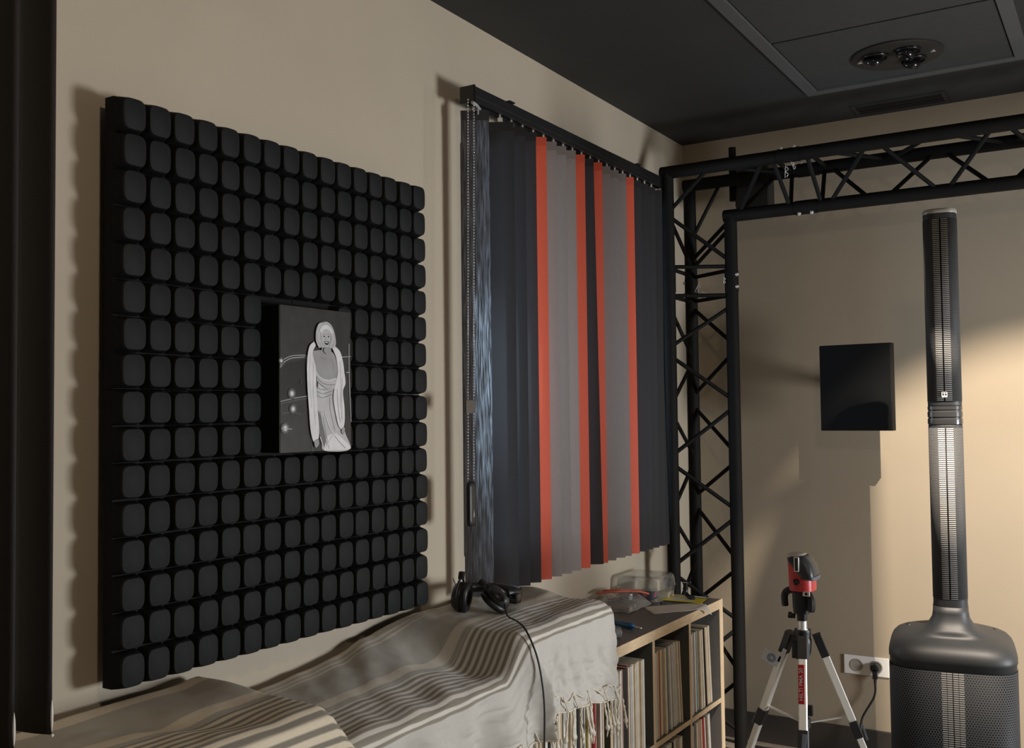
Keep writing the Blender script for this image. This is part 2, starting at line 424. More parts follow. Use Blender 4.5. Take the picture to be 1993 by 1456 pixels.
# ------------------------------------------------------------ picture box in the middle of the panels
PX, PY0, PY1, PZ0, PZ1 = -1.71, 1.737, 1.991, 1.384, 1.738
art = thing('framed_photograph', 'black and white print of a woman in a pale gown, on a deep black box', 'picture', (PX, (PY0+PY1)/2, (PZ0+PZ1)/2))
finish('box_frame', Box(-.0575, -.001, -.1270, .1255, -.175, .175, .001), mat('picture_box_black', (.004, .004, .004), .5), art)
bm = bmesh.new()
GREY = [.030, .012, .06, .16, .33, .50, .72]
layer = [0]; _fx = [0]
def poly(pts, mi):
    layer[0] += 1
    if _fx[0]: pts = [((u-650)*1.10+632, v) for u, v in pts]
    x = .00035+layer[0]*.000012
    vs = [bm.verts.new((x, (u/1000-.5)*.251, (.5-v/1000)*.350)) for u, v in pts]
    try: f = bm.faces.new(vs); f.material_index = mi
    except ValueError: pass
def stroke(pts, w, mi):
    a, b = [], []
    for i, (u, v) in enumerate(pts):
        p = pts[max(0, i-1)]; q = pts[min(len(pts)-1, i+1)]
        dx, dy = q[0]-p[0], (q[1]-p[1])*1.394; l = math.hypot(dx, dy) or 1
        ww = w[i] if isinstance(w, (list, tuple)) else w
        nx, ny = -dy/l*ww, dx/l*ww/1.394
        a.append((u+nx, v+ny)); b.append((u-nx, v-ny))
    for i in range(len(pts)-1): poly([a[i], a[i+1], b[i+1], b[i]], mi)
def ell(cx, cy, rx, ry, mi, n=24, rot=0):
    pts = []
    for k in range(n):
        t = 2*PI*k/n; x, y = rx*math.cos(t), ry*math.sin(t)
        pts.append((cx+x*math.cos(rot)-y*math.sin(rot)*1.394, cy+x*math.sin(rot)/1.394+y*math.cos(rot)))
    poly(pts, mi)
def sp(pts, n=6):
    return [(p.x, p.y) for p in spline([(a, b, 0) for a, b in pts], n)]
# dark street and car
poly([(0, 0), (1000, 0), (1000, 1000), (0, 1000)], 0)
poly([(0, 400)]+sp([(0, 400), (120, 365), (300, 345), (400, 350), (520, 350), (1000, 330)])+[(1000, 1000), (0, 1000)], 0)
poly(sp([(10, 440), (100, 395), (300, 365), (335, 372), (360, 600), (340, 615), (10, 640)]), 1)
stroke(sp([(0, 425), (60, 385), (160, 358), (330, 345)]), 5, 4)
stroke(sp([(0, 408), (60, 366), (180, 340), (340, 332)]), 3, 5)
stroke(sp([(345, 335), (365, 450), (385, 610)]), 6, 3); stroke([(362, 335), (400, 620)], 3, 4)
stroke(sp([(0, 655), (180, 632), (400, 612)]), 4, 4); stroke(sp([(0, 672), (200, 646), (400, 628)]), 2, 3)
stroke(sp([(30, 735), (160, 728), (280, 745)]), 2, 3); stroke(sp([(385, 770), (400, 850), (430, 1000)]), 3, 3)
stroke([(860, 330), (1000, 322)], 4, 4); stroke(sp([(975, 230), (972, 400), (985, 640), (998, 800)]), [6, 4, 5, 3][0], 4)
stroke([(930, 440), (975, 438)], 4, 5)
for cx, cy, r in ((150, 600, 42), (165, 705, 40), (60, 835, 46), (10, 380, 26)):
    ell(cx, cy, r*1.3, r*.9, 2); ell(cx, cy, r*.95, r*.65, 3); ell(cx, cy, r*.6, r*.42, 5); ell(cx, cy, r*.3, r*.25, 6)
stroke([(10, 835), (150, 842)], 4, 4)
ell(390, 560, 10, 14, 4); ell(270, 520, 5, 26, 2)
_fx[0] = 1
# gown
poly(sp([(500, 430), (520, 520), (500, 600), (520, 720), (530, 820), (580, 930), (620, 1000), (960, 1000), (900, 880), (840, 760), (790, 640), (780, 500), (760, 450)]), 5)
poly(sp([(510, 700), (560, 740), (620, 860), (660, 960), (640, 990), (600, 960), (540, 850), (512, 780)]), 3)
poly(sp([(650, 900), (760, 880), (880, 930), (970, 995), (700, 998), (610, 998)]), 6)
for q in ([(640, 760), (700, 850), (800, 930), (900, 990)], [(600, 760), (640, 880), (680, 990)], [(690, 620), (700, 720), (760, 860)], [(560, 720), (600, 840), (650, 960)]):
    stroke(sp(q), 4, 4)
for q in ([(640, 980), (720, 900), (780, 880)], [(560, 900), (600, 970), (620, 995)], [(620, 720), (680, 830), (760, 900)]):
    stroke(sp(q), 5, 6)
for k in range(6): stroke(sp([(520, 540+k*14), (600, 556+k*14), (720, 540+k*12)]), 2.5, 4 if k % 2 else 6)
# shoulders, neck, bodice
poly(sp([(440, 320), (470, 300), (600, 290), (720, 300), (770, 350), (790, 430), (760, 500), (650, 520), (520, 470), (470, 400)]), 4)
poly(sp([(585, 250), (680, 250), (700, 320), (640, 345), (575, 320)]), 4)
stroke(sp([(560, 340), (610, 352), (640, 350)]), 2, 3); stroke(sp([(700, 345), (730, 380), (735, 430)]), 2, 3)
poly(sp([(500, 440), (560, 482), (660, 500), (770, 485), (790, 520), (760, 560), (640, 560), (520, 510)]), 5)
stroke(sp([(500, 442), (560, 484), (660, 502), (770, 486)]), 4, 6); stroke(sp([(510, 480), (580, 520), (680, 534), (770, 530)]), 2.5, 3)
poly(sp([(500, 500), (530, 520), (520, 560), (500, 540)]), 2)
# fur stole both sides
poly(sp([(480, 235), (420, 270), (390, 370), (390, 520), (410, 700), (430, 850), (470, 935), (520, 925), (540, 860), (520, 700), (505, 560), (500, 420), (460, 320), (500, 260)]), 6)
poly(sp([(740, 250), (820, 290), (860, 360), (880, 440), (895, 520), (860, 580), (880, 700), (880, 800), (850, 850), (800, 830), (760, 740), (730, 620), (760, 520), (790, 440), (770, 340), (720, 275)]), 6)
for q in ([(430, 330), (420, 500), (445, 700)], [(470, 380), (465, 600), (495, 820)], [(820, 360), (830, 520), (820, 700)], [(850, 480), (840, 640), (845, 780)], [(780, 560), (790, 680), (820, 800)]):
    stroke(sp(q), 3, 5)
poly(sp([(470, 930), (520, 915), (535, 950), (500, 975), (478, 960)]), 4); poly(sp([(840, 840), (880, 845), (865, 890), (835, 870)]), 4)
# head: generic short waved fair hair and a smiling face
poly(sp([(600, 90), (540, 105), (505, 150), (498, 205), (510, 245), (545, 275), (580, 270), (700, 272), (740, 268), (762, 235), (755, 185), (730, 135), (690, 100), (640, 86)]), 5)
for q in ([(530, 120), (510, 180), (530, 250)], [(735, 160), (745, 215), (720, 262)], [(570, 102), (630, 96), (690, 118)], [(548, 240), (560, 262), (585, 262)], [(700, 262), (725, 250), (738, 225)]):
    stroke(sp(q), 2.2, 4)
poly(sp([(560, 165), (590, 140), (650, 134), (695, 155), (706, 200), (690, 240), (655, 268), (628, 272), (596, 256), (566, 220)]), 5)
poly(sp([(690, 165), (706, 200), (690, 240), (660, 266), (676, 230), (684, 200)]), 4)
poly(sp([(545, 150), (585, 118), (655, 112), (705, 140), (712, 172), (660, 146), (610, 146), (565, 176)]), 6)
stroke(sp([(560, 170), (600, 146), (660, 144), (706, 172)]), 1.6, 4)
for ex in (603, 661):
    ell(ex, 192, 13, 4.5, 2); ell(ex, 192, 6, 3, 1); stroke(sp([(ex-20, 180), (ex-4, 174), (ex+18, 180)]), 1.6, 3)
stroke(sp([(630, 192), (622, 212), (634, 217)]), 1.6, 4)
poly(sp([(604, 230), (632, 226), (664, 228), (654, 246), (634, 252), (614, 246)]), 1); poly([(612, 231), (656, 231), (650, 238), (618, 238)], 6)
poly(sp([(600, 276), (680, 268), (690, 300), (640, 318), (596, 300)]), 4)
_fx[0] = 0
prints = []
for i, g in enumerate(GREY):
    prints.append(mat('print_tone_%d' % i, (g, g, g*1.02), .35, var=.25 if i in (0, 1) else .08, vscale=30))
# the paper itself
pap = finish('print', bm, prints, art)
finish('print_panel', Box(-.001, .0003, -.1255, .1255, -.175, .175), prints[0], art)

# ------------------------------------------------------------ shelf with cube compartments
def shelf_unit(name, y0, y1, divs, label, xf=-1.45, xb=-1.835):
    s = thing(name, label, 'shelf', (xb, y0, FL)); o = Vector((xb, y0, FL))
    def P(pn, x0, x1, a, b, z0, z1, edge):
        bm = bmesh.new(); fs = box(bm, x0-o.x, x1-.0015-o.x, a-o.y, b-o.y, z0-o.z, z1-o.z)
        box(bm, x1-.0015-o.x, x1-o.x, a-o.y, b-o.y, z0-o.z, z1-o.z, 0, 1)
        return finish(pn, bm, [M_lamd if pn in ('divider', 'shelf_board') else M_lam, edge], s)
    P('side_panel', xb, xf, y1-.037, y1, FL, ST, M_oakv); P('side_panel', xb, xf, y0, y0+.037, FL, ST, M_oakv)
    P('top_board', xb, xf, y0+.037, y1-.037, ST-.036, ST, M_oak)
    P('bottom_board', xb, xf, y0+.037, y1-.037, FL, FL+.036, M_oak)
    ys = [y0+.037]+divs+[y1-.037]
    for d in divs: P('divider', xb, xf-.001, d, d+.018, FL+.036, ST-.036, M_oakv)
    for i in range(len(ys)-1):
        a = ys[i]+(.018 if i else 0)
        P('shelf_board', xb, xf-.001, a, ys[i+1], .305, .323, M_oak)
    if y1 > 3:   # pale edging along the top of the end panel
        bm = Box(0, xf-xb, y1-.012-o.y, y1-o.y, ST-FL, ST-FL+.0008); finish('edge_strip', bm, M_oak, s)
    return s
shelf_unit('cube_shelf', 2.225, 3.970, [2.598, 2.933, 3.270, 3.606], 'grey cube shelf with pale oak edges, filled with records, beside the truss')
shelf_unit('cube_shelf', .46, 2.222, [.83, 1.17, 1.51, 1.85], 'nearer cube shelf wholly hidden under the striped cloths')

PAL = {'cream': (.80, .70, .53), 'white': (.84, .82, .75), 'pale grey': (.58, .58, .57), 'black': (.015, .015, .016), 'brown': (.17, .09, .05),
       'dark grey': (.09, .09, .10), 'red': (.40, .03, .03), 'beige': (.66, .54, .38), 'pale pink': (.52, .33, .28), 'teal': (.08, .22, .25),
       'yellow': (.55, .43, .12), 'orange': (.50, .16, .07), 'off-white': (.74, .71, .63)}
PM = {k: mat('sleeve_'+k.replace(' ', '_').replace('-', '_'), v, .5, var=.14, vscale=70, stretch=(1, 3, .35)) for k, v in PAL.items()}
W = ['cream', 'white', 'pale grey', 'off-white', 'beige', 'cream', 'white', 'off-white']
ORD = ['first', 'second', 'third', 'fourth', 'fifth', 'sixth', 'seventh', 'eighth', 'ninth', 'tenth', 'eleventh', 'twelfth', 'thirteenth', 'fourteenth', 'fifteenth', 'sixteenth', 'seventeenth', 'eighteenth', 'nineteenth', 'twentieth', 'twenty-first', 'twenty-second', 'twenty-third', 'twenty-fourth', 'twenty-fifth', 'twenty-sixth']
sleeve_meshes = {}
def sleeve(y, t, zb, col, lean, xoff, h, where, idx):
    key = (col, round(t, 4))
    if key not in sleeve_meshes:
        bm = bmesh.new(); box(bm, -.312, 0, 0, t, 0, .305, min(.0018, t*.3)); 
        o = finish('record_sleeve', bm, PM[col], None, False); sleeve_meshes[key] = o.data
    else:
        o = bpy.data.objects.new('record_sleeve', sleeve_meshes[key]); C.objects.link(o)
    o.location = (-1.462+xoff, y, zb+.0008); o.rotation_euler = (lean, 0, 0); o.scale = (1, 1, h)
    tag(o, '%s record sleeve, %s from the left in the %s' % (col, ORD[idx], where), 'record', 'records in the '+where)
def fill(ya, yb, zb, where, seq, n, lean_end=.0, hs=1.0):
    # ya..yb filled from the left; optional lean of the last few towards the left
    y = ya+.0015; k = 0
    rnd = random.Random(where)
    while k < n and k < len(ORD):
        t = rnd.choice([.006, .008, .010, .012, .014])
        lean = lean_end*sstep(0, 1, k/max(1, n-1))
        foot = math.tan(lean)*.305
        if y+t/math.cos(lean)+foot > yb-.001: break
        c = seq[k % len(seq)]
        sleeve(y+foot, t, zb, c, lean, rnd.uniform(-.006, .006), hs*rnd.uniform(.985, 1.0), where, k)
        y += t/math.cos(lean)+.0012; k += 1
R = random.Random(3)
def mk(special, n):
    s = [R.choice(W) for _ in range(n)]
    for i, c in special.items(): s[i] = c
    return s
T = .323; B = -.004
fill(2.262, 2.598, T, 'top cubby behind the left drape', mk({3: 'brown', 6: 'dark grey', 9: 'yellow'}, 26), 26)
fill(2.616, 2.933, T, 'top cubby behind the knotted fringe', mk({1: 'dark grey', 6: 'beige', 7: 'brown', 10: 'black', 11: 'black', 13: 'dark grey', 15: 'yellow', 16: 'cream', 18: 'pale pink', 19: 'red', 20: 'orange', 22: 'brown', 24: 'pale pink'}, 26), 26)
fill(2.951, 3.270, T, 'top cubby beside the hanging cloth', mk({0: 'brown', 2: 'dark grey', 9: 'pale pink', 10: 'black', 11: 'black', 12: 'cream', 13: 'red', 14: 'pale grey', 15: 'white', 16: 'pale grey', 17: 'beige'}, 26), 25, .0)
fill(3.288, 3.606, T, 'top cubby second from truss', mk({1: 'dark grey', 4: 'orange', 7: 'beige', 11: 'teal', 13: 'dark grey', 14: 'pale grey', 15: 'white', 16: 'pale grey', 17: 'pale grey'}, 26), 22, .07)
fill(3.624, 3.933, T, 'top cubby closest to the truss', mk({3: 'pale grey', 5: 'pale pink', 7: 'teal', 9: 'beige', 12: 'dark grey', 14: 'black', 16: 'cream'}, 26), 20, .08)
fill(3.288, 3.606, B, 'lower cubby second from truss', mk({1: 'yellow', 3: 'red', 5: 'orange', 13: 'black', 15: 'dark grey'}, 26), 22, .0, .93)
fill(3.624, 3.933, B, 'lower cubby nearest the truss', mk({0: 'black', 1: 'black', 3: 'dark grey', 5: 'teal', 7: 'pale pink', 9: 'beige', 11: 'red', 12: 'red', 14: 'brown', 16: 'pale pink'}, 26), 19, .08, .95)
fill(2.951, 3.270, B, 'lower cubby beneath the cloth', mk({4: 'red', 9: 'black'}, 26), 22, .0, .95)

# ------------------------------------------------------------ striped cloths
def cloth_mat(name, bands, base=(.60, .575, .52), hi=(.72, .66, .54)):
    # bands: list of (v_start, v_end, colour) in metres from the ridge, along UV v
    m = bpy.data.materials.new(name); m.use_nodes = True
    nt = m.node_tree; N = nt.nodes; L = nt.links; p = N['Principled BSDF']
    p.inputs['Roughness'].default_value = .85; p.inputs['Sheen Weight'].default_value = .15; p.inputs['Specular IOR Level'].default_value = .2
    uv = N.new('ShaderNodeUVMap'); sep = N.new('ShaderNodeSeparateXYZ'); L.new(uv.outputs[0], sep.inputs[0])
    prev = N.new('ShaderNodeRGB'); prev.outputs[0].default_value = (*base, 1); prev = prev.outputs[0]
    for a, b, c in bands:
        g = N.new('ShaderNodeMapRange'); g.inputs[1].default_value = a-.0015; g.inputs[2].default_value = a+.0015
        h = N.new('ShaderNodeMapRange'); h.inputs[1].default_value = b-.0015; h.inputs[2].default_value = b+.0015; h.inputs[3].default_value = 1; h.inputs[4].default_value = 0
        mu = N.new('ShaderNodeMath'); mu.operation = 'MULTIPLY'
        L.new(sep.outputs[1], g.inputs[0]); L.new(sep.outputs[1], h.inputs[0]); L.new(g.outputs[0], mu.inputs[0]); L.new(h.outputs[0], mu.inputs[1])
        mx = N.new('ShaderNodeMix'); mx.data_type = 'RGBA'; mx.inputs[7].default_value = (*c, 1)
        L.new(mu.outputs[0], mx.inputs[0]); L.new(prev, mx.inputs[6]); prev = mx.outputs[2]
    # fine weave
    mp = N.new('ShaderNodeMapping'); mp.inputs['Scale'].default_value = (90, 1400, 1); L.new(uv.outputs[0], mp.inputs[0])
    nz = N.new('ShaderNodeTexNoise'); nz.inputs['Scale'].default_value = 1; nz.inputs['Detail'].default_value = 2; L.new(mp.outputs[0], nz.inputs['Vector'])
    r = N.new('ShaderNodeMapRange'); r.inputs[3].default_value = .86; r.inputs[4].default_value = 1.14; L.new(nz.outputs[0], r.inputs[0])
    sc = N.new('ShaderNodeVectorMath'); sc.operation = 'SCALE'; L.new(prev, sc.inputs[0]); L.new(r.outputs[0], sc.inputs['Scale'])
    L.new(sc.outputs[0], p.inputs['Base Color'])
    mp2 = N.new('ShaderNodeMapping'); mp2.inputs['Scale'].default_value = (700, 700, 1); L.new(uv.outputs[0], mp2.inputs[0])
    n2 = N.new('ShaderNodeTexNoise'); n2.inputs['Scale'].default_value = 1; L.new(mp2.outputs[0], n2.inputs['Vector'])
    n3 = N.new('ShaderNodeTexNoise'); n3.inputs['Scale'].default_value = 28; n3.inputs['Detail'].default_value = 3; L.new(uv.outputs[0], n3.inputs['Vector'])
    ad = N.new('ShaderNodeMath'); ad.operation = 'MULTIPLY_ADD'; ad.inputs[1].default_value = 2.0; L.new(n3.outputs[0], ad.inputs[0]); L.new(n2.outputs[0], ad.inputs[2])
    bp = N.new('ShaderNodeBump'); bp.inputs['Strength'].default_value = .5; bp.inputs['Distance'].default_value = .0022
    L.new(ad.outputs[0], bp.inputs['Height']); L.new(bp.outputs[0], p.inputs['Normal'])
    return m
CR = (.66, .60, .49); WH = (.74, .70, .62); GR = (.3, .275, .235); DK = (.30, .275, .225)
bandsA = [(-.42, -.175, (.44, .415, .36)), (-.415, -.392, CR), (-.380, -.372, CR), (-.362, -.354, CR)]
bandsA += [(-.222, -.188, CR), (-.172, .030, DK)]
for k in range(9): bandsA.append((-.168+k*.0222, -.157+k*.0222, WH))
M_clA = cloth_mat('striped_cotton_far', bandsA)
CB = (.76, .67, .51)
bandsB = [(-.405, -.355, CB), (-.205, -.165, CB), (-.145, .075, (.25, .225, .18))]
for k in range(9): bandsB.append((-.138+k*.0235, -.125+k*.0235, CB))
M_clB = cloth_mat('striped_cotton_near', bandsB, (.47, .43, .36), CR)

def cloth(name, ys, vs, fn, m, label, loc):
    bm = bmesh.new(); uvl = bm.loops.layers.uv.new('UVMap')
    V = [[bm.verts.new(fn(y, v)-Vector(loc)) for v in vs] for y in ys]
    for i in range(len(ys)-1):
        for j in range(len(vs)-1):
            f = bm.faces.new((V[i][j], V[i+1][j], V[i+1][j+1], V[i][j+1]))
            for l, (a, b) in zip(f.loops, ((i, j), (i+1, j), (i+1, j+1), (i, j+1))):
                l[uvl].uv = (ys[a], vs[b])
    o = finish(name, bm, m, None, True, loc)
    so = o.modifiers.new('thick', 'SOLIDIFY'); so.thickness = .0022; so.offset = -1
    return tag(o, label, 'cloth')
def fb(x, y, s, seed=0): return mnoise.noise(Vector((x*s+seed, y*s, seed*1.7)))
# --- far cloth, over the higher box on the right and the lower gear on the left
def zridge(y): return lerp(.792, .884, sstep(2.235, 2.345, y))
def zback(y): return pw(y, [(1.3, .80), (1.75, .819), (2.0, .838), (2.13, .868), (2.30, .893), (2.36, .897), (2.80, .895), (2.9, .888)])
XF, XB = -1.418, -1.800
def hemz(y): return pw(y, [(1.3, .48), (2.1, .55), (2.28, .578), (2.40, .600), (2.50, .632), (2.70, .610), (2.88, .572)])
def clothA(y, v):
    if v <= 0:
        t = -v/.41; x = lerp(XF, XB, t)
        ys = y + .10*sstep(0, 1, t)*sstep(1.9, 2.3, y)*(1-sstep(2.3, 2.6, y))
        z = lerp(zridge(y), zback(y), sstep(0, 1, t))
        # sagging valley between the low gear and the tall box
        z -= .028*math.exp(-((y-2.16-.10*(1-t))/.085)**2)*math.sin(PI*min(1, max(0, t*1.05)))
        z += .0035*fb(x, y, 9)+.0016*fb(x, y, 22, 3)+.0020*math.sin((y*1.0+x*.55)*58+3*fb(x, y, 4, 9))*math.exp(-((y-2.05)/.16)**2)
        # creases along the run near the front
        z += .0022*math.sin(34*y+9*x+4*fb(x, y, 6, 5))*math.exp(-((v+.07)/.07)**2)*(1-sstep(2.2, 2.4, y))
        if y > 2.36: z += .003*math.sin(40*x+8*y)*sstep(2.36, 2.5, y)
        # lumpy end by the wall
        z += .020*math.exp(-((y-2.87)/.035)**2-((x+1.70)/.07)**2)
        r = .014
        z -= r*(1-min(1, -v/.03))**2*.8
        return Vector((x, y, z))
    zr = zridge(y)-.0112; H = zr-hemz(y); t = v/.34
    z = zr-H*t
    tall = sstep(2.34, 2.37, y)
    out = .006+.010*min(1, v/.03)
    d = min(1, v/.16)
    # left of the corner: loose folds growing downwards; right: flatter with soft vertical creases
    foldL = (.013*math.sin(y*40+.8)+.006*abs(fb(y, t*.5, 30, 3))+.018*math.sin(y*19+1+2*t)+.010*fb(y, t, 14, 4))*d
    foldR = (.0045*math.sin(y*70+1.5*math.sin(t*5))+.009*fb(y, t*.45, 20, 8)+.010*abs(fb(y, t*.5, 38, 2)))*d
    bulge = .050*math.exp(-((y-(2.315+.07*t))/.045)**2)*d
    x = XF+out+lerp(foldL, foldR, tall)+bulge*(1-sstep(2.34+.09*t, 2.375+.09*t, y))
    yy = y+(.060*t*math.exp(-((y-2.31)/.07)**2))
    yy += .045*t*sstep(2.6, 2.86, y)
    z += .003*fb(y, t, 18, 6)
    return Vector((x, yy, z))
ysA = [1.505+(2.862-1.505)*i/310 for i in range(311)]
vsA = [-.41+.41*i/62 for i in range(62)]+[0, .004, .009, .015]+[.015+(.34-.015)*(i+1)/44 for i in range(44)]
cA = cloth('striped_cloth', ysA, vsA, clothA, M_clA, 'far striped cotton cloth with knotted fringe, draped under the headphones', (XF, 2.2, ST))
M_fr = mat('fringe_cotton', (.72, .66, .54), .85, var=.1, vscale=90, bump=.3)
# hem cord, lower stripes and knotted tassels
def tassel(parent, origin, p, L, sway, seed, r=.0033):
    rr = random.Random(seed); p = Vector(p)-origin; L = L*1.25
    pts = [p+Vector((.004+.003*rr.random(), sway*t*L+.005*math.sin(5*t+seed)*t, -L*t)) for t in [i/9 for i in range(10)]]
    rad = [r*(1+.25*math.sin(i*2.4)) for i in range(10)]
    rad[-3] = r*1.1; rad[-2] = r*2.3; rad[-1] = r*1.5
    bm = bmesh.new(); tube(bm, pts, rad, 7)
    for k in range(3):
        a = pts[-1]; tube(bm, [a, a+Vector((rr.uniform(-.003, .003), rr.uniform(-.007, .007), -.016-rr.random()*.008))], [r*.7, r*.2], 5)
    o = finish('tassel', bm, M_fr, parent, True); return o
hem = []
for i in range(150):
    y = 2.20+(2.862-2.20)*i/149; hem.append(clothA(y, .34)+Vector((.002, 0, 0)))
def hemseg(a, b, dz, name='hem_cord', r=.0022):
    bm = bmesh.new(); tube(bm, [Vector((p.x, p.y, p.z+dz*(.8+.2*math.sin(i*.3))))-Vector((XF, 2.2, ST)) for i, p in enumerate(hem[a:b])], r, 7)
    finish(name, bm, M_fr, cA, True)
hemseg(0, 150, 0, 'hem_cord', .0028); hemseg(0, 150, .045, 'hem_cord', .0024)
for k, i in enumerate(range(4, 150, 6)):
    rr = random.Random(k*5); p = hem[min(149, i+rr.randint(-2, 2))]
    tassel(cA, Vector((XF, 2.2, ST)), (p.x, p.y, p.z), .058+.026*rr.random(), rr.uniform(-.25, .35), k)
for k, i in enumerate(range(10, 150, 16)):
    p = hem[i]; q = hem[min(149, i+3)]
    bm = bmesh.new(); tube(bm, [Vector((p.x+.004, p.y-.010, p.z+.045))-Vector((XF, 2.2, ST)), Vector((q.x+.006, q.y, q.z))-Vector((XF, 2.2, ST))], .0018, 6)
    finish('tassel', bm, M_fr, cA, True)

# --- near cloth
def clothB(y, v):
    YE = 1.560
    over = max(0, y-YE)            # beyond the box the cloth drops onto the far cloth
    z0 = .889
    if v <= 0:
        t = -v/.40; x = lerp(-1.402, -1.798, t)
        z = z0+.003*fb(x, y, 8, 2)+.0015*fb(x, y, 19, 5)
        # pinched crest and the hollow running from it
        z += .009*math.exp(-((y-1.545)/.05)**2-((x+1.73)/.10)**2)
        z -= .013*math.exp(-(((y-1.30)+(x+1.62)*-.7)/.055)**2-((x+1.60)/.16)**2)
        z -= .012*(1-min(1, -v/.03))**2
        yy = YE+.022*min(1, over/.03)+ .30*max(0, over-.03) if over > 0 else y
        yy += (x+1.6)*-.07
        z -= min(over*1.0, .03)*.35+max(0, over-.02)*.9
        return Vector((x, yy, z))
    zr = z0-.012; t = v/.34
    d = min(1, v/.14)
    x = -1.402+.008+.014*min(1, v/.03)+(.012*math.sin(y*24+1)+.010*fb(y, t, 10, 7))*d
    z = zr-.40*t
    yy = YE+.022*min(1, over/.03)+.30*max(0, over-.03) if over > 0 else y
    yy += -.0139
    yy += .34*t*sstep(1.30, 1.60, y)*min(1, t*2+.3)
    x += .03*t*sstep(1.35, 1.6, y)
    z -= (min(over*1.0, .03)*.35+max(0, over-.02)*.9)*(1-t)
    return Vector((x, yy, z))
ysB = [.62+(1.640-.62)*i/200 for i in range(201)]
vsB = [-.40+.40*i/60 for i in range(60)]+[0, .004, .009, .015]+[.015+(.34-.015)*(i+1)/36 for i in range(36)]
cB = cloth('striped_cloth', ysB, vsB, clothB, M_clB, 'near striped cotton cloth covering a box in the lower left corner', (-1.402, 1.1, ST))

# gear hidden beneath the cloths (what carries them)
def gear(y0, y1, z1, label, x0=-1.79, x1=-1.43):
    g = finish('covered_box', Box(x0-(-1.6), x1+1.6, y0-(y0+y1)/2, y1-(y0+y1)/2, 0.001, z1-ST, .01), M_blk, None, False, (-1.6, (y0+y1)/2, ST))
    tag(g, label, 'box')
gear(2.42, 2.82, .858, 'box hidden beneath the far striped cloth and the headphones')
gear(1.66, 2.02, .760, 'low box hidden beneath the middle of the far striped cloth')
gear(.70, 1.50, .860, 'box hidden beneath the near striped cloth')

# ------------------------------------------------------------ headphones on the cloth
HPz = .898
hp = thing('headphones', 'black over-ear headphones lying on the far striped cloth below the blind', 'headphones', (-1.62, 2.45, HPz))
def earcup(c, rot, nm='ear_cup'):
    bm = bmesh.new()
    lathe(bm, [(.012, .026), (.030, .022), (.037, .012), (.038, .0), (.036, -.006)], 36)
    Mx = Matrix.Translation(c) @ rot
    bmesh.ops.scale(bm, verts=bm.verts[:], vec=(1, 1.12, 1)); bmesh.ops.transform(bm, matrix=Mx, verts=bm.verts[:])
    cup = finish(nm, bm, mat('earcup_dark', (.030, .032, .033), .38), hp, True)
    bm = bmesh.new(); lathe(bm, [(.034, -.005), (.041, -.009), (.042, -.020), (.034, -.026), (.022, -.024), (.018, -.010)], 36)
    bmesh.ops.scale(bm, verts=bm.verts[:], vec=(1, 1.12, 1)); bmesh.ops.transform(bm, matrix=Mx, verts=bm.verts[:])
    finish('ear_cushion', bm, M_blk, cup, True)
    bm = bmesh.new()
    pts = [Vector((.046*math.cos(a), .054*math.sin(a), .006)) for a in [PI*.02+PI*.96*k/14 for k in range(15)]]
    tube(bm, pts, .0035, 8); box(bm, -.010, .010, .050, .072, -.002, .014, .003)
    bmesh.ops.transform(bm, matrix=Mx, verts=bm.verts[:]); finish('yoke', bm, M_blk, cup, 'auto')
    bm = bmesh.new(); lathe(bm, [(.010, .0265), (.010, .028), (.002, .0285)], 20); bmesh.ops.transform(bm, matrix=Mx, verts=bm.verts[:])
    finish('badge', bm, mat('badge_grey', (.25, .25, .25), .3), cup, True)
earcup((-.078, .012, .041), Vector((-.86, -.30, .12)).to_track_quat('Z', 'Y').to_matrix().to_4x4())
earcup((.012, .068, .036), Vector((.55, .20, .75)).to_track_quat('Z', 'Y').to_matrix().to_4x4())
bm = bmesh.new()
bp = spline([(-.085, .045, .052), (-.120, .085, .050), (-.100, .145, .046), (-.030, .170, .044), (.040, .150, .044), (.055, .105, .046), (.045, .075, .050)], 8)
for k in range(len(bp)-1): pass
Rr = []
for i, p in enumerate(bp):
    a = bp[max(0, i-1)]; b = bp[min(len(bp)-1, i+1)]; tt = (b-a).normalized(); n = Vector((0, 0, 1)); s_ = tt.cross(n).normalized()
    Rr.append([p+s_*sx*.004+n*sz*.013 for sx, sz in ((-1, -1), (-1.4, 0), (-1, 1), (1, 1), (1.4, 0), (1, -1))])
loft(bm, Rr); finish('headband', bm, M_blk, hp, True)
bm = bmesh.new(); tube(bm, spline([(-.10, .03, .05), (-.125, .04, .085), (-.135, .06, .070), (-.13, .07, .05)], 6), .0013, 6)
finish('lead_wire', bm, mat('wire_grey', (.35, .35, .35), .4), hp, True)
bm = bmesh.new(); box(bm, .075, .100, .030, .060, .030, .058, .005); box(bm, .082, .106, .022, .030, .034, .052, .003)
finish('hinge', bm, M_blkg, hp, 'auto')
hpO = Vector((-1.62, 2.45, HPz))
raw = [(-1.560, 2.480, .925), (-1.515, 2.425, .906), (-1.455, 2.380, .904), (-1.408, 2.350, .886), (-1.366, 2.335, .82), (-1.346, 2.330, .72), (-1.344, 2.325, .60), (-1.344, 2.32, .46)]
bm = bmesh.new(); tube(bm, [p-hpO for p in spline(raw, 6)], .0026, 8)
finish('audio_cable', bm, M_blk, hp, True)

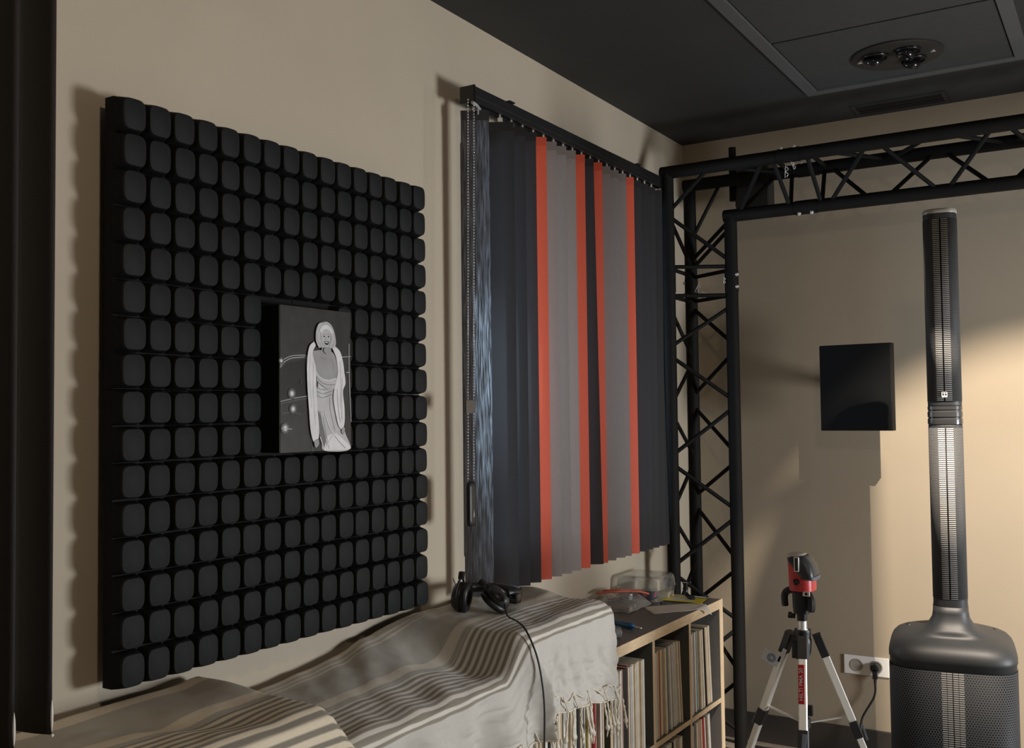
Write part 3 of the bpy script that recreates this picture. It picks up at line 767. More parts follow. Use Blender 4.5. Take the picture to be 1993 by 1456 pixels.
# ------------------------------------------------------------ things on the shelf top
clr = clear_mat('clear_plastic', (.975, .98, .975), .06, .10)
bagm = clear_mat('crumpled_clear_film', (.95, .95, .94), .26, .16)
bx = thing('storage_box', 'clear plastic box with domed lid, at the wall end of the shelf top', 'box', (-1.725, 3.835, ST))
bm = bmesh.new()
rings = [sell(.19*s, .215*s, 7, 40, 0, 0, z) for s, z in ((.90, .001), (.94, .004), (.98, .050))]
rin = [sell(.19*s-.004, .215*s-.004, 7, 40, 0, 0, z) for s, z in ((.98, .050), (.94, .006), (.90, .004))]
loft(bm, rings+rin); finish('tray', bm, clr, bx, 'auto')
bm = bmesh.new()
rings = [sell(.19*s, .215*s, 7, 40, 0, 0, z) for s, z in ((1.0, .048), (1.02, .050), (1.0, .053), (.97, .080), (.94, .092), (.86, .099), (.6, .100), (.05, .1005))]
loft(bm, rings, True); lid = finish('lid', bm, clr, bx, 'auto')
so = lid.modifiers.new('t', 'SOLIDIFY'); so.thickness = .0018
p = thing('small_packet', 'dark blue packet with a pink mark inside the clear plastic box', 'packet', (-1.70, 3.79, ST+.005))
finish('wrapper', Box(-.032, .032, -.028, .028, 0, .040, .006), mat('packet_blue', (.015, .018, .05), .35), p)
bm = bmesh.new(); box(bm, .0325, .0332, -.012, .010, .012, .022); box(bm, .0325, .0332, -.004, .014, .020, .030)
box(bm, -.008, .010, -.0288, -.0282, .014, .030)
finish('pink_mark', bm, mat('mark_pink', (.55, .08, .16), .4), p)
tag(finish('small_carton', Box(-.026, .026, -.03, .03, 0, .022, .002), mat('carton_cream', (.60, .54, .42), .6), None, False, (-1.665, 3.885, ST+.005)), 'small cream carton inside the clear plastic box', 'carton')
tag(finish('small_carton', Box(-.03, .03, -.03, .03, 0, .018, .002), mat('carton_grey', (.30, .31, .30), .6), None, False, (-1.765, 3.87, ST+.005)), 'flat grey carton at the wall side inside the clear plastic box', 'carton')

bag = thing('plastic_bag', 'crumpled clear zip bag of small parts lying left of the clear box', 'bag', (-1.73, 3.60, ST))
bm = bmesh.new(); bmesh.ops.create_grid(bm, x_segments=30, y_segments=34, size=.5)
for vv in bm.verts:
    x, y = vv.co.x*.17, vv.co.y*.21
    e = max(0, 1-(abs(vv.co.x)*2)**3)*max(0, 1-(abs(vv.co.y)*2)**3)
    vv.co = Vector((x, y, .003+.050*e**.6+.013*fb(x, y, 26, 4)*(.3+e)+.006*abs(fb(x, y, 70, 2))))
finish('film', bm, bagm, bag, True)
bm = bmesh.new()
tube(bm, spline([(-.075, -.06, .060), (-.02, -.03, .064), (.02, .02, .062), (.055, .06, .057), (.078, .095, .045)], 6), .0045, 8)
tube(bm, spline([(-.06, -.03, .066), (0, .0, .069), (.05, .08, .058)], 6), .0035, 8)
finish('zip_strip', bm, mat('zip_orange', (.55, .13, .07), .4), bag, True)
t_ = finish('small_tube', (lambda b: (tube(b, [(-.04, -.035, .013), (.035, .028, .013)], .011, 16), tube(b, [(.035, .028, .013), (.050, .0406, .013)], .0085, 16), b)[-1])(bmesh.new()), mat('tube_brown', (.20, .15, .12), .4), None, 'auto', (-1.715, 3.545, ST+.002))
tag(t_, 'small brown tube inside the crumpled clear bag', 'tube')
bm = bmesh.new(); lathe(bm, [(.0083, 0), (.0083, .004), (.006, .005)], 18)
capm = mat('cap_bright', (.85, .84, .78), .3)
bmesh.ops.transform(bm, matrix=Matrix.Translation((.050, .0406, .013)) @ Vector((.75, .63, 0)).to_track_quat('Z', 'Y').to_matrix().to_4x4(), verts=bm.verts[:])
finish('bright_cap', bm, capm, t_, True)
tag(finish('paper_tag', Box(-.001, .001, -.014, .014, 0, .022), mat('tag_blue_white', (.60, .68, .74), .5), None, False, (-1.695, 3.62, ST+.030)), 'small pale blue card inside the crumpled clear bag', 'card')
tag(finish('wire_coil', (lambda b: (tube(b, [(.028*math.cos(k*.5)+.006*math.sin(k), .036*math.sin(k*.5), .006+.0011*k) for k in range(28)], .0028, 7), b)[-1])(bmesh.new()), mat('coil_dark', (.10, .08, .09), .5), None, True, (-1.765, 3.62, ST+.002)), 'dark wire coil inside the crumpled clear bag', 'wire')

# white sheet curling over the front edge, yellow card on it
def sheet(name, corners, curl, m, label, cat, z0):
    bm = bmesh.new(); n = 24; G = []
    (a, b, c, d) = [Vector((*p, 0)) for p in corners]
    for i in range(n+1):
        row = []
        for j in range(n+1):
            u, v = i/n, j/n
            p = (a*(1-u)+b*u)*(1-v)+(d*(1-u)+c*u)*v
            z = z0+.0012*fb(p.x, p.y, 20, 4)+.0012
            over = p.x-(-1.450)
            if curl and over > -.012:
                q = over+.012; z = z0+.0016-max(0, q)**2*9+.002
                p = Vector((p.x-max(0, q)*.18, p.y, 0))
            row.append(bm.verts.new((p.x, p.y, z)))
        G.append(row)
    for i in range(n):
        for j in range(n): bm.faces.new((G[i][j], G[i+1][j], G[i+1][j+1], G[i][j+1]))
    ctr = sum((Vector((*p, 0)) for p in corners), Vector())/4; ctr.z = z0
    bmesh.ops.translate(bm, verts=bm.verts[:], vec=-ctr)
    o = finish(name, bm, m, None, True, ctr); so = o.modifiers.new('t', 'SOLIDIFY'); so.thickness = .0004
    return tag(o, label, cat)
ws = sheet('paper_sheet', [(-1.655, 3.650), (-1.565, 3.540), (-1.405, 3.755), (-1.50, 3.84)], True, mat('paper_white', (.74, .70, .60), .7), 'white paper sheet curling over the front edge of the shelf', 'paper', ST)
yc = thing('instruction_leaflet', 'yellow leaflet with white panels, at the far right end of the shelf top', 'leaflet', (0, 0, 0))
def quad(bm, pts, z):
    bm.faces.new([bm.verts.new((x, y, z)) for x, y in pts])
def onsheet(u, v):   # leaflet corners
    a, b, c, d = Vector((-1.665, 3.800)), Vector((-1.478, 3.805)), Vector((-1.500, 3.952)), Vector((-1.68, 3.945))
    p = (a*(1-u)+b*u)*(1-v)+(d*(1-u)+c*u)*v; return (p.x, p.y)
zl = ST+.0045
bm = bmesh.new(); vs_ = [onsheet(0, 0), onsheet(1, 0), onsheet(1, 1), onsheet(0, 1)]
lo_ = [bm.verts.new((x, y, zl)) for x, y in vs_]; hi_ = [bm.verts.new((x, y, zl+.0008)) for x, y in vs_]
bm.faces.new(lo_); bm.faces.new(hi_)
for k in range(4): bm.faces.new((lo_[k], lo_[(k+1) % 4], hi_[(k+1) % 4], hi_[k]))
finish('page', bm, mat('leaflet_yellow', (.80, .66, .02), .45), yc)
def lpatch(nm, u0, u1, v0, v1, m, dz=.0010):
    bm = bmesh.new(); quad(bm, [onsheet(u0, v0), onsheet(u1, v0), onsheet(u1, v1), onsheet(u0, v1)], zl+dz); finish(nm, bm, m, yc)
lpatch('white_panel', .25, .78, .15, .62, mat('leaflet_white', (.80, .78, .70), .5)); lpatch('dark_panel', .62, 1.0, .68, 1.0, mat('leaflet_navy', (.05, .06, .10), .5))
lpatch('white_panel', .66, .96, .74, .95, MATS['leaflet_white'], .0013)
lpatch('grey_panel', .0, .5, .82, 1.0, mat('leaflet_grey', (.5, .5, .5), .5))
# bent black fitting and pin
h = thing('bent_pipe_fitting', 'small glossy black bent fitting standing on the yellow leaflet', 'fitting', (-1.575, 3.885, zl+.001))
bm = bmesh.new(); tube(bm, spline([(0, 0, .060), (0, 0, .035), (.003, -.002, .018), (.020, -.012, .008), (.045, -.028, .007)], 6), .009, 16)
finish('elbow', bm, M_blkg, h, 'auto')
bm = bmesh.new(); tube(bm, [(0, 0, .034), (0, 0, .042)], .0115, 16); tube(bm, [(0, 0, .056), (0, 0, .062)], .0115, 16); finish('collar', bm, M_blkg, h, 'auto')
bm = bmesh.new(); bmesh.ops.create_icosphere(bm, subdivisions=2, radius=.0055, matrix=Matrix.Translation((0, 0, .0055)))
tube(bm, [(.004, .0, .0055), (.020, .024, .003), (.034, .046, .002)], [.0022, .0016, .0006], 8)
tag(finish('push_pin', bm, M_blk, None, True, (-1.605, 3.705, ST+.005)), 'black pin with round head lying on the white paper sheet', 'pin')
# screwdriver
sd = thing('screwdriver', 'blue-handled screwdriver lying on the shelf top beside the hanging cloth', 'screwdriver', (-1.590, 3.280, ST+.0115))
d = Vector((.173, -.060, 0)).normalized()
bm = bmesh.new(); prof = [(-.115, .006), (-.110, .009), (-.05, .0085), (0, .0085), (.04, .0100), (.060, .0112), (.072, .0112), (.079, .008), (.081, .005)]
tube(bm, [d*a for a, r in prof], [r for a, r in prof], 20); finish('handle', bm, mat('screwdriver_blue', (.010, .115, .27), .35), sd, True)
bm = bmesh.new(); tube(bm, [d*.080, d*.105], .0028, 10); tube(bm, [d*.103, d*.118], [.0045, .0025], 10); finish('blade', bm, M_steel, sd, True)
# black case and grey roll
bc = tag(finish('small_case', Box(-.045, .045, -.022, .022, 0, .052, .003), M_blkg, None, False, (-1.545, 3.015, ST)), 'small black case beside the hanging cloth on the shelf top', 'case')
bm = bmesh.new(); tube(bm, [(-.025, -.035, .019), (.020, .03, .019)], .019, 24); tr_ = thing('tape_roll', 'grey roll lying between the black case and the screwdriver', 'roll', (-1.525, 3.085, ST))
finish('roll_body', bm, mat('roll_grey', (.11, .105, .10), .7, bump=.3), tr_, 'auto')
bm = bmesh.new(); tube(bm, [(.020, .03, .019), (.0206, .0309, .019)], .0192, 24); finish('end_rim', bm, mat('rim_grey', (.3, .29, .27), .5), tr_, 'auto')

# ------------------------------------------------------------ truss goalpost
TF = Vector((-1.700, 4.07, 0)); TB = Vector((-1.712, 4.36, 0)); TR = Vector((-1.468, 4.21, 0))
ZT, ZL = 2.512, 2.320; TRr = .0275; XR = 1.70
truss = thing('truss_goalpost', 'matte black triangular truss goalpost standing in front of the back wall', 'truss', (-1.62, 4.2, FL))
TO = Vector((-1.62, 4.2, FL))
def tt(name, pts, r, m=M_blkmat, par=truss, seg=18):
    bm = bmesh.new(); tube(bm, [Vector(p)-TO for p in pts], r, seg); return finish(name, bm, m, par, 'auto')
foot = FL+.012
# left post chords with mitred corners onto the beam
tt('main_tube', [(TF.x, TF.y, foot), (TF.x, TF.y, ZT)], TRr); tt('main_tube', [(TB.x, TB.y, foot), (TB.x, TB.y, ZT)], TRr)
tt('main_tube', [(TR.x, TR.y, foot), (TR.x, TR.y, ZL)], TRr)
tt('main_tube', [(TF.x-TRr, TF.y, ZT), (XR, TF.y, ZT)], TRr); tt('main_tube', [(TB.x-TRr, TB.y, ZT), (XR, TB.y, ZT)], TRr)
tt('main_tube', [(TR.x-TRr, TR.y, ZL), (XR-.25, TR.y, ZL)], TRr)
for y, x, z in ((TF.y, XR, ZT), (TB.y, XR, ZT), (TR.y, XR-.25, ZL)): tt('main_tube', [(x, y, foot), (x, y, z+.0)], TRr)
bm = Box(-.14, .21, -.18, .20, 0, .012, .002); finish('base_plate', bm, M_blkmat, truss, False, (0, 0, 0))
bm = Box(-.33, .33, -.25, .25, 0, .012, .002); finish('base_plate', bm, M_blkmat, truss, False, (XR-.12-TO.x, 0, 0))
def br(a, b, r=.0088): tt('brace', [a, b], r, seg=10)
F = lambda z: (TF.x, TF.y, z); K = lambda z: (TB.x, TB.y, z); Rz = lambda z: (TR.x, TR.y, z)
# front face of the post
nodes = [(F(2.325), Rz(2.12)), (F(2.100), Rz(2.100)), (F(1.975), Rz(1.975)), (Rz(1.93), F(1.752)), (F(1.715), Rz(1.52)), (Rz(1.49), F(1.285)), (F(1.25), Rz(1.05)), (Rz(1.02), F(.815)), (F(.78), Rz(.58)), (Rz(.55), F(.345)), (F(.31), Rz(.11))]
for a, b in nodes: br(a, b)
for a, b in [(K(2.16), Rz(2.305)), (Rz(2.27), K(2.12)), (K(2.085), Rz(2.085)), (K(1.975), Rz(1.975)), (K(1.95), Rz(1.765)), (Rz(1.725), K(1.545)), (K(1.50), Rz(1.295)), (Rz(1.255), K(1.09)), (K(1.05), Rz(.835)), (Rz(.80), K(.62)), (K(.58), Rz(.36)), (Rz(.33), K(.12))]: br(a, b)
for a, b in [(F(2.33), K(2.14)), (F(2.095), K(2.095)), (F(1.975), K(1.975)), (F(1.93), K(1.72)), (K(1.70), F(1.50)), (F(1.47), K(1.27)), (K(1.25), F(1.05)), (F(1.02), K(.82)), (K(.80), F(.60)), (F(.57), K(.37)), (K(.34), F(.14))]: br(a, b)
UF = lambda x: (x, TF.y, ZT); UB = lambda x: (x, TB.y, ZT); Lw = lambda x: (x, TR.y, ZL)
br(F(2.335), UF(-1.505)); br(Lw(-1.43), UF(-1.275)); br(K(2.25), UB(-1.56)); br(Lw(-1.44), UB(-1.30))
for a, b in ((UF(-1.238), Lw(-1.205)), (UF(-1.098), Lw(-1.075)), (UB(-1.238), Lw(-1.205)), (UB(-1.098), Lw(-1.075)), (UF(-1.24), UB(-1.24)), (UF(-1.09), UB(-1.09)), (UF(-1.50), UB(-1.27))): br(a, b)
x = -1.045
k = 0
while x < XR-.5:
    if k % 2 == 0:
        br(Lw(x), UF(x+.185)); br(UB(x-.03), Lw(x+.165)); br(UF(x), UB(x+.2))
    else:
        br(UF(x), Lw(x+.20)); br(Lw(x-.0), UB(x+.165)); br(UB(x), UF(x+.2))
    x += .225; k += 1
# joint sleeves, bolts, clips
for p, ax in ((F(2.035), 'z'), (K(2.035), 'z'), (Rz(2.035), 'z'), (UF(-1.168), 'x'), (UB(-1.168), 'x'), (Lw(-1.140), 'x')):
    p = Vector(p); dv = Vector((0, 0, .045)) if ax == 'z' else Vector((.045, 0, 0))
    sl_ = tt('joint_sleeve', [p-dv, p+dv], TRr+.0022)
    for sg in (-1, 1):
        q = p+dv*sg*.58
        if ax == 'z':
            s_ = 1 if p.x > -1.6 else -1; n = Vector((s_*.9, -.42, 0)).normalized()
        else:
            n = Vector((0, -.3, 1)) if p.z > 2.45 else Vector((0, -.5, -1)); n.normalize()
        bm = bmesh.new(); tube(bm, [q-TO+n*TRr, q-TO+n*(TRr+.004), q-TO+n*(TRr+.010)], [.0078, .0080, .0045], 12)
        finish('bolt', bm, M_steel, sl_, 'auto')
def rclip(p, rot, s=1.0):
    bm = bmesh.new()
    pts = spline([(0, 0, .0), (0, 0, -.055), (0, 0, -.012), (.012, 0, -.020), (.002, 0, -.030), (.012, 0, -.040), (.006, 0, -.052)], 5)
    tube(bm, [Vector(q)*s for q in pts], .0012, 6)
    bmesh.ops.transform(bm, matrix=Matrix.Translation(Vector(p)-TO) @ Matrix.Rotation(rot, 4, 'Y'), verts=bm.verts[:])
    finish('spring_clip', bm, M_steel, truss, True)
rclip((-1.172, 4.035, 2.468), .05); rclip((-1.150, 4.035, 2.478), -.35, .7); rclip((-1.655, 4.32, 2.06), .5); rclip((-1.650, 4.32, 2.02), -.5); rclip((-1.49, 4.178, 2.055), .1, .6)

# black box hung behind the truss corner
hb = thing('hanging_speaker', 'black box hung on a short pole behind the upper left truss corner', 'speaker', (-1.43, 4.44, 2.45))
bm = Box(-.075, .075, -.045, .045, -.105, .155, .006); finish('cabinet', bm, M_blk, hb)
bm = bmesh.new(); tube(bm, [(-.098, -.015, -.02), (-.098, -.015, .225)], .0165, 16); box(bm, -.098, -.07, -.025, -.005, .02, .05); finish('pole', bm, M_blkmat, hb, 'auto')
bm = bmesh.new(); box(bm, -.085, -.05, -.03, .02, -.055, .02, .008); finish('clamp', bm, M_blk, hb, 'auto')

# ------------------------------------------------------------ black square box on the back wall
wb = thing('wall_speaker', 'flat black square box mounted off the back wall between truss and column speaker', 'speaker', (-.974, 4.30, 1.565))
bm = bmesh.new(); box(bm, -.147, .147, -.022, .022, -.178, .178, .003)
bmesh.ops.rotate(bm, verts=bm.verts[:], matrix=Matrix.Rotation(-.09, 3, 'Z'))
finish('cabinet', bm, M_blkmat, wb)
bm = bmesh.new(); box(bm, -.143, .143, -.0245, -.022, -.174, .174, .0008); bmesh.ops.rotate(bm, verts=bm.verts[:], matrix=Matrix.Rotation(-.09, 3, 'Z'))
finish('front_panel', bm, mat('panel_black_satin', (.004, .004, .004), .8, spec=.15), wb)
bm = bmesh.new(); box(bm, -.02, .02, .02, .292, -.02, .02, .003); box(bm, -.05, .05, .292, .30, -.07, .07, .002); finish('wall_bracket', bm, M_blk, wb)

# ------------------------------------------------------------ wall outlet with plug and cable
ou = thing('wall_outlet', 'white double wall outlet on the back wall beside the column speaker', 'outlet', (-1.03, WB, .358))
finish('plate', Box(-.095, .095, -.010, 0, -.041, .041, .003), M_white, ou)
for dx in (-.040, .042):
    bm = bmesh.new(); lathe(bm, [(.027, .0), (.027, .003), (.022, .003), (.020, -.006), (.002, -.006)], 32, Matrix.Translation((dx, -.0105, 0)) @ Matrix.Rotation(PI/2, 4, 'X'))
    finish('socket', bm, mat('socket_grey', (.34, .31, .26), .5), ou, 'auto')
pl = thing('power_cable', 'black plug and cable hanging from the wall outlet to the floor', 'cable', (-.988, WB-.012, .358))
bm = bmesh.new(); lathe(bm, [(.021, .0), (.021, .012), (.018, .030), (.010, .034)], 28, Matrix.Rotation(PI/2, 4, 'X'))
box(bm, -.010, .010, -.034, -.012, -.046, .0, .004); tube(bm, [(0, -.024, -.04), (0, -.025, -.062)], .006, 10)
finish('plug', bm, M_blk, pl, 'auto')
bm = bmesh.new(); tube(bm, spline([(0, -.025, -.06), (-.005, -.03, -.12), (-.055, -.05, -.22), (-.045, -.08, -.30), (.02, -.12, -.365), (.12, -.20, -.392), (.35, -.62, -.392), (.45, -.95, -.392)], 8), .0045, 10)
finish('cable', bm, M_blk, pl, True)

# loose cables on the floor behind the tripod
def fcable(pts, r, m, label):
    p0 = Vector(pts[0]); bm = bmesh.new(); tube(bm, [q-p0 for q in spline(pts, 8)], r, 8)
    o = finish('floor_cable', bm, m, None, True, p0); tag(o, label, 'cable')
zf = FL+.006
fcable([(-1.66, 4.52, zf), (-1.45, 4.49, zf), (-1.25, 4.54, zf), (-1.05, 4.50, zf), (-.85, 4.53, zf)], .006, M_blk, 'black floor cable running along the foot of the back wall')
fcable([(-1.50, 4.42, zf), (-1.32, 4.46, zf), (-1.20, 4.38, zf), (-1.02, 4.40, zf), (-.95, 4.30, zf)], .005, M_blk, 'black floor cable looping behind the tripod legs')
fcable([(-1.40, 4.10, .014), (-1.37, 4.25, .008), (-1.38, 4.45, zf)], .006, M_white, 'white floor cable beside the foot of the truss')

# ------------------------------------------------------------ laser level on its tripod
tp = thing('tripod', 'silver aluminium tripod with black joints carrying the red laser', 'tripod', (-.852, 3.0, FL)); PO = Vector((-.852, 3.0, FL))
hubz = .795-FL
def hexbar(name, a, b, w, m, par, d=None):
    a, b = Vector(a), Vector(b); tdir = (b-a).normalized()
    out = Vector((a.x+b.x, a.y+b.y, 0)); 
    if out.length < 1e-4: out = Vector((0, -1, 0))
    out.normalize(); s_ = tdir.cross(out).normalized(); o2 = s_.cross(tdir).normalized()
    bm = bmesh.new(); sec = [(-1, -.5), (-.75, -.62), (.75, -.62), (1, -.5), (1, .5), (.75, .62), (-.75, .62), (-1, .5)]
    rings = [[p+s_*x*w/2+o2*y*(d or w)/2*1.5 for x, y in sec] for p in (a, b)]
    loft(bm, rings); return finish(name, bm, m, par, False)
angs = [math.radians(-100), math.radians(20), math.radians(152)]
feet = []
for ai, (fx, fy) in enumerate(((.078, -.318), (.345, .12), (-.365, .10))):
    top = Vector((fx*.14, fy*.14, hubz-.012)); ft = Vector((fx, fy, .012)); feet.append(ft)
    at = lambda t: top.lerp(ft, t)
    lg = hexbar('leg', at(.0), at(.29), .024, M_alu, tp)
    hexbar('lower_section', at(.27), at(1.0), .020, M_alu, lg)
    hexbar('leg_lock', at(.262), at(.318), .031, M_blk, lg, .026)
    hexbar('lock_lever', at(.266)+Vector((.004, -.0, 0))+Vector((fx, fy, 0)).normalized()*.020, at(.325)+Vector((fx, fy, 0)).normalized()*.020, .014, M_grey, lg, .006)
    hexbar('leg_joint', at(-.040), at(.036), .033, M_blk, lg, .026)
    bm = bmesh.new(); bmesh.ops.create_icosphere(bm, subdivisions=2, radius=.016, matrix=Matrix.Translation(ft+Vector((0, 0, .004)))); finish('rubber_foot', bm, M_blk, lg, True)
    c = Vector((0, 0, .600)); hexbar('brace', c+Vector((fx, fy, 0)).normalized()*.015, at(.245), .010, M_alu, tp, .005)
    if ai == 0:
        tdir = (ft-top).normalized(); nrm = Vector((0, -1, 0)); nrm = (nrm-tdir*nrm.dot(tdir)).normalized()
        side = nrm.cross(tdir).normalized()
        # label runs up the leg, top of letters to the viewer's left
        ctr = at(.118)+nrm*.0152
        Mx = Matrix((( -tdir.x, -side.x*-1, nrm.x, ctr.x), (-tdir.y, side.y, nrm.y, ctr.y), (-tdir.z, side.z, nrm.z, ctr.z), (0, 0, 0, 1)))
        xax = -tdir; zax = nrm; yax = zax.cross(xax)
        Mx = Matrix(((xax.x, yax.x, zax.x, ctr.x), (xax.y, yax.y, zax.y, ctr.y), (xax.z, yax.z, zax.z, ctr.z), (0, 0, 0, 1)))
        bm = bmesh.new(); box(bm, -.054, .054, -.0085, .0085, -.0012, .0002, .0, 0, Mx); finish('red_label', bm, mat('label_red', (.60, .01, .02), .4), lg)
        text_mesh('label_text', 'HILTI PMA 20', .0155, M_white, lg, Mx @ Matrix.Translation((0, 0, .0005)), .0002)
bm = bmesh.new(); tube(bm, [(0, 0, .54), (0, 0, hubz+.03)], .0095, 16); finish('centre_column', bm, M_alu, tp, 'auto')
bm = bmesh.new(); lathe(bm, [(.018, .585), (.018, .612), (.012, .616), (.012, .64)], 16); box(bm, .006, .024, -.006, .008, .620, .650, .002); finish('brace_collar', bm, M_blk, tp, 'auto')
bm = bmesh.new(); lathe(bm, [(.020, hubz-.040), (.024, hubz-.028), (.025, hubz+.005), (.022, hubz+.012), (.025, hubz+.024), (.024, hubz+.034)], 28)
box(bm, .004, .022, -.038, -.022, hubz-.04, hubz-.005, .003); box(bm, -.024, .0, -.036, -.02, hubz-.046, hubz+.004, .004)
finish('hub', bm, M_blk, tp, 'auto')
bm = bmesh.new(); tube(bm, [(.013, -.040, hubz-.032), (.013, -.048, hubz-.032)], .008, 16); box(bm, .022, .028, -.040, -.034, hubz-.04, hubz+.0, .001); finish('lock_knob', bm, M_grey, tp, 'auto')
bm = bmesh.new(); lathe(bm, [(.0125, hubz+.03), (.0125, hubz+.066)], 20); lathe(bm, [(.016, hubz+.032), (.016, hubz+.036)], 20); finish('neck', bm, M_steel, tp, 'auto')
# hanging label loop
bm = bmesh.new(); Mt = Matrix.Translation((-.088, -.02, hubz-.055)) @ Matrix.Rotation(.45, 4, 'Y')
box(bm, -.030, .024, -.0006, .0006, -.018, .018, 0, 0, Mt); box(bm, .018, .030, -.0006, .0006, .0, .045, 0, 0, Mt); tg = finish('tag', bm, mat('tag_film', (.62, .64, .66), .3), tp)
bm = bmesh.new()
for r1 in (.012, .007): tube(bm, [Mt @ Vector((r1*math.cos(a), -.0014, r1*math.sin(a))) for a in [2*PI*k/20 for k in range(21)]], .0012, 5)
finish('tag_print', bm, mat('tag_blue', (.08, .16, .30), .4), tg, True)

ls = thing('laser_level', 'red and black laser level clamped on top of the silver tripod', 'laser level', (-.852, 3.0, .855), 0)
# local z from the neck top; camera roughly along -Y
def lring(w, d_, e, z, cx=0, cy=0): return sell(w, d_, e, 36, cx, cy, z)
bm = bmesh.new(); loft(bm, [lring(.026, .030, 4, .0), lring(.028, .032, 4, .02), lring(.044, .048, 4, .022), lring(.048, .052, 4, .045), lring(.050, .054, 4, .085)])
finish('mount', bm, M_blk, ls, 'auto')
for sx in (-1, 1):
    pts = [(sx*.020, 0, .088), (sx*.040, 0, .084), (sx*.051, 0, .070), (sx*.050, 0, .038)] if sx < 0 else [(.018, -.01, .088), (.030, -.02, .076), (.036, -.026, .058), (.034, -.026, .032)]
    bm = bmesh.new(); tube(bm, spline(pts, 5), [.0105]*15+[.009], 8); finish('clamp_jaw', bm, M_blk, ls, 'auto')
bm = bmesh.new(); tube(bm, [(-.020, 0, .010), (-.034, -.002, .012)], .007, 12); tube(bm, [(-.030, -.002, .012), (-.040, -.003, .013)], .0095, 8); finish('clamp_screw', bm, M_blk, ls, 'auto')
bm = bmesh.new(); loft(bm, [lring(.064, .074, 3.2, .088, .004), lring(.071, .082, 3.2, .091, .004), lring(.072, .083, 3.2, .130, .003), lring(.070, .080, 3.2, .150, .001), lring(.066, .076, 3.2, .170, -.002), lring(.060, .070, 3.2, .172, -.002)])
finish('body', bm, M_red, ls, 'auto')
# black head: slanting front hood that bulges to the right
bm = bmesh.new()
def hring(z, x0, x1, d0, cy=0): return sell(x1-x0, d0, 4, 36, (x0+x1)/2, cy, z)
loft(bm, [hring(.128, .006, .046, .084, -.003), hring(.132, .004, .047, .088, -.003), hring(.146, -.010, .045, .088, -.002), hring(.160, -.022, .042, .086), hring(.176, -.034, .034, .082), hring(.188, -.036, .022, .074), hring(.193, -.034, .014, .066)])
finish('hood', bm, mat('hood_dark', (.030, .034, .038), .4), ls, 'auto')
bm = bmesh.new(); loft(bm, [hring(.124, .012, .050, .078, -.004), hring(.130, .010, .051, .082, -.004), hring(.134, .012, .049, .08, -.004)]); finish('hood_lip', bm, M_grey, ls, 'auto')
bm = bmesh.new(); loft(bm, [hring(.1875, -.0365, .020, .074), hring(.1935, -.0350, .013, .066), hring(.1955, -.032, .009, .060)]); finish('top_cap', bm, mat('cap_pale', (.62, .56, .48), .4), ls, 'auto')
bm = bmesh.new(); box(bm, -.008, .006, -.0475, -.040, .148, .190, .001); sl_ = finish('lens_frame', bm, M_white, ls)
bm = bmesh.new(); box(bm, -.005, .004, -.0485, -.0472, .151, .188, .0006); finish('lens_slot', bm, M_blkg, sl_)
bm = bmesh.new(); lathe(bm, [(.009, 0), (.009, .004), (.006, .005), (.006, .002), (.001, .002)], 24, Matrix.Translation((-.003, -.0405, .118)) @ Matrix.Rotation(PI/2, 4, 'X')); finish('side_button', bm, M_blkg, ls, 'auto')
bm = bmesh.new(); box(bm, .014, .034, -.040, -.036, .078, .092, .001, 0, Matrix.Rotation(.0, 4, 'Y')); sl_ = finish('white_badge', bm, M_white, ls)
bm = bmesh.new(); box(bm, .020, .028, -.0408, -.0400, .081, .089, .0003); finish('badge_mark', bm, M_blk, sl_)

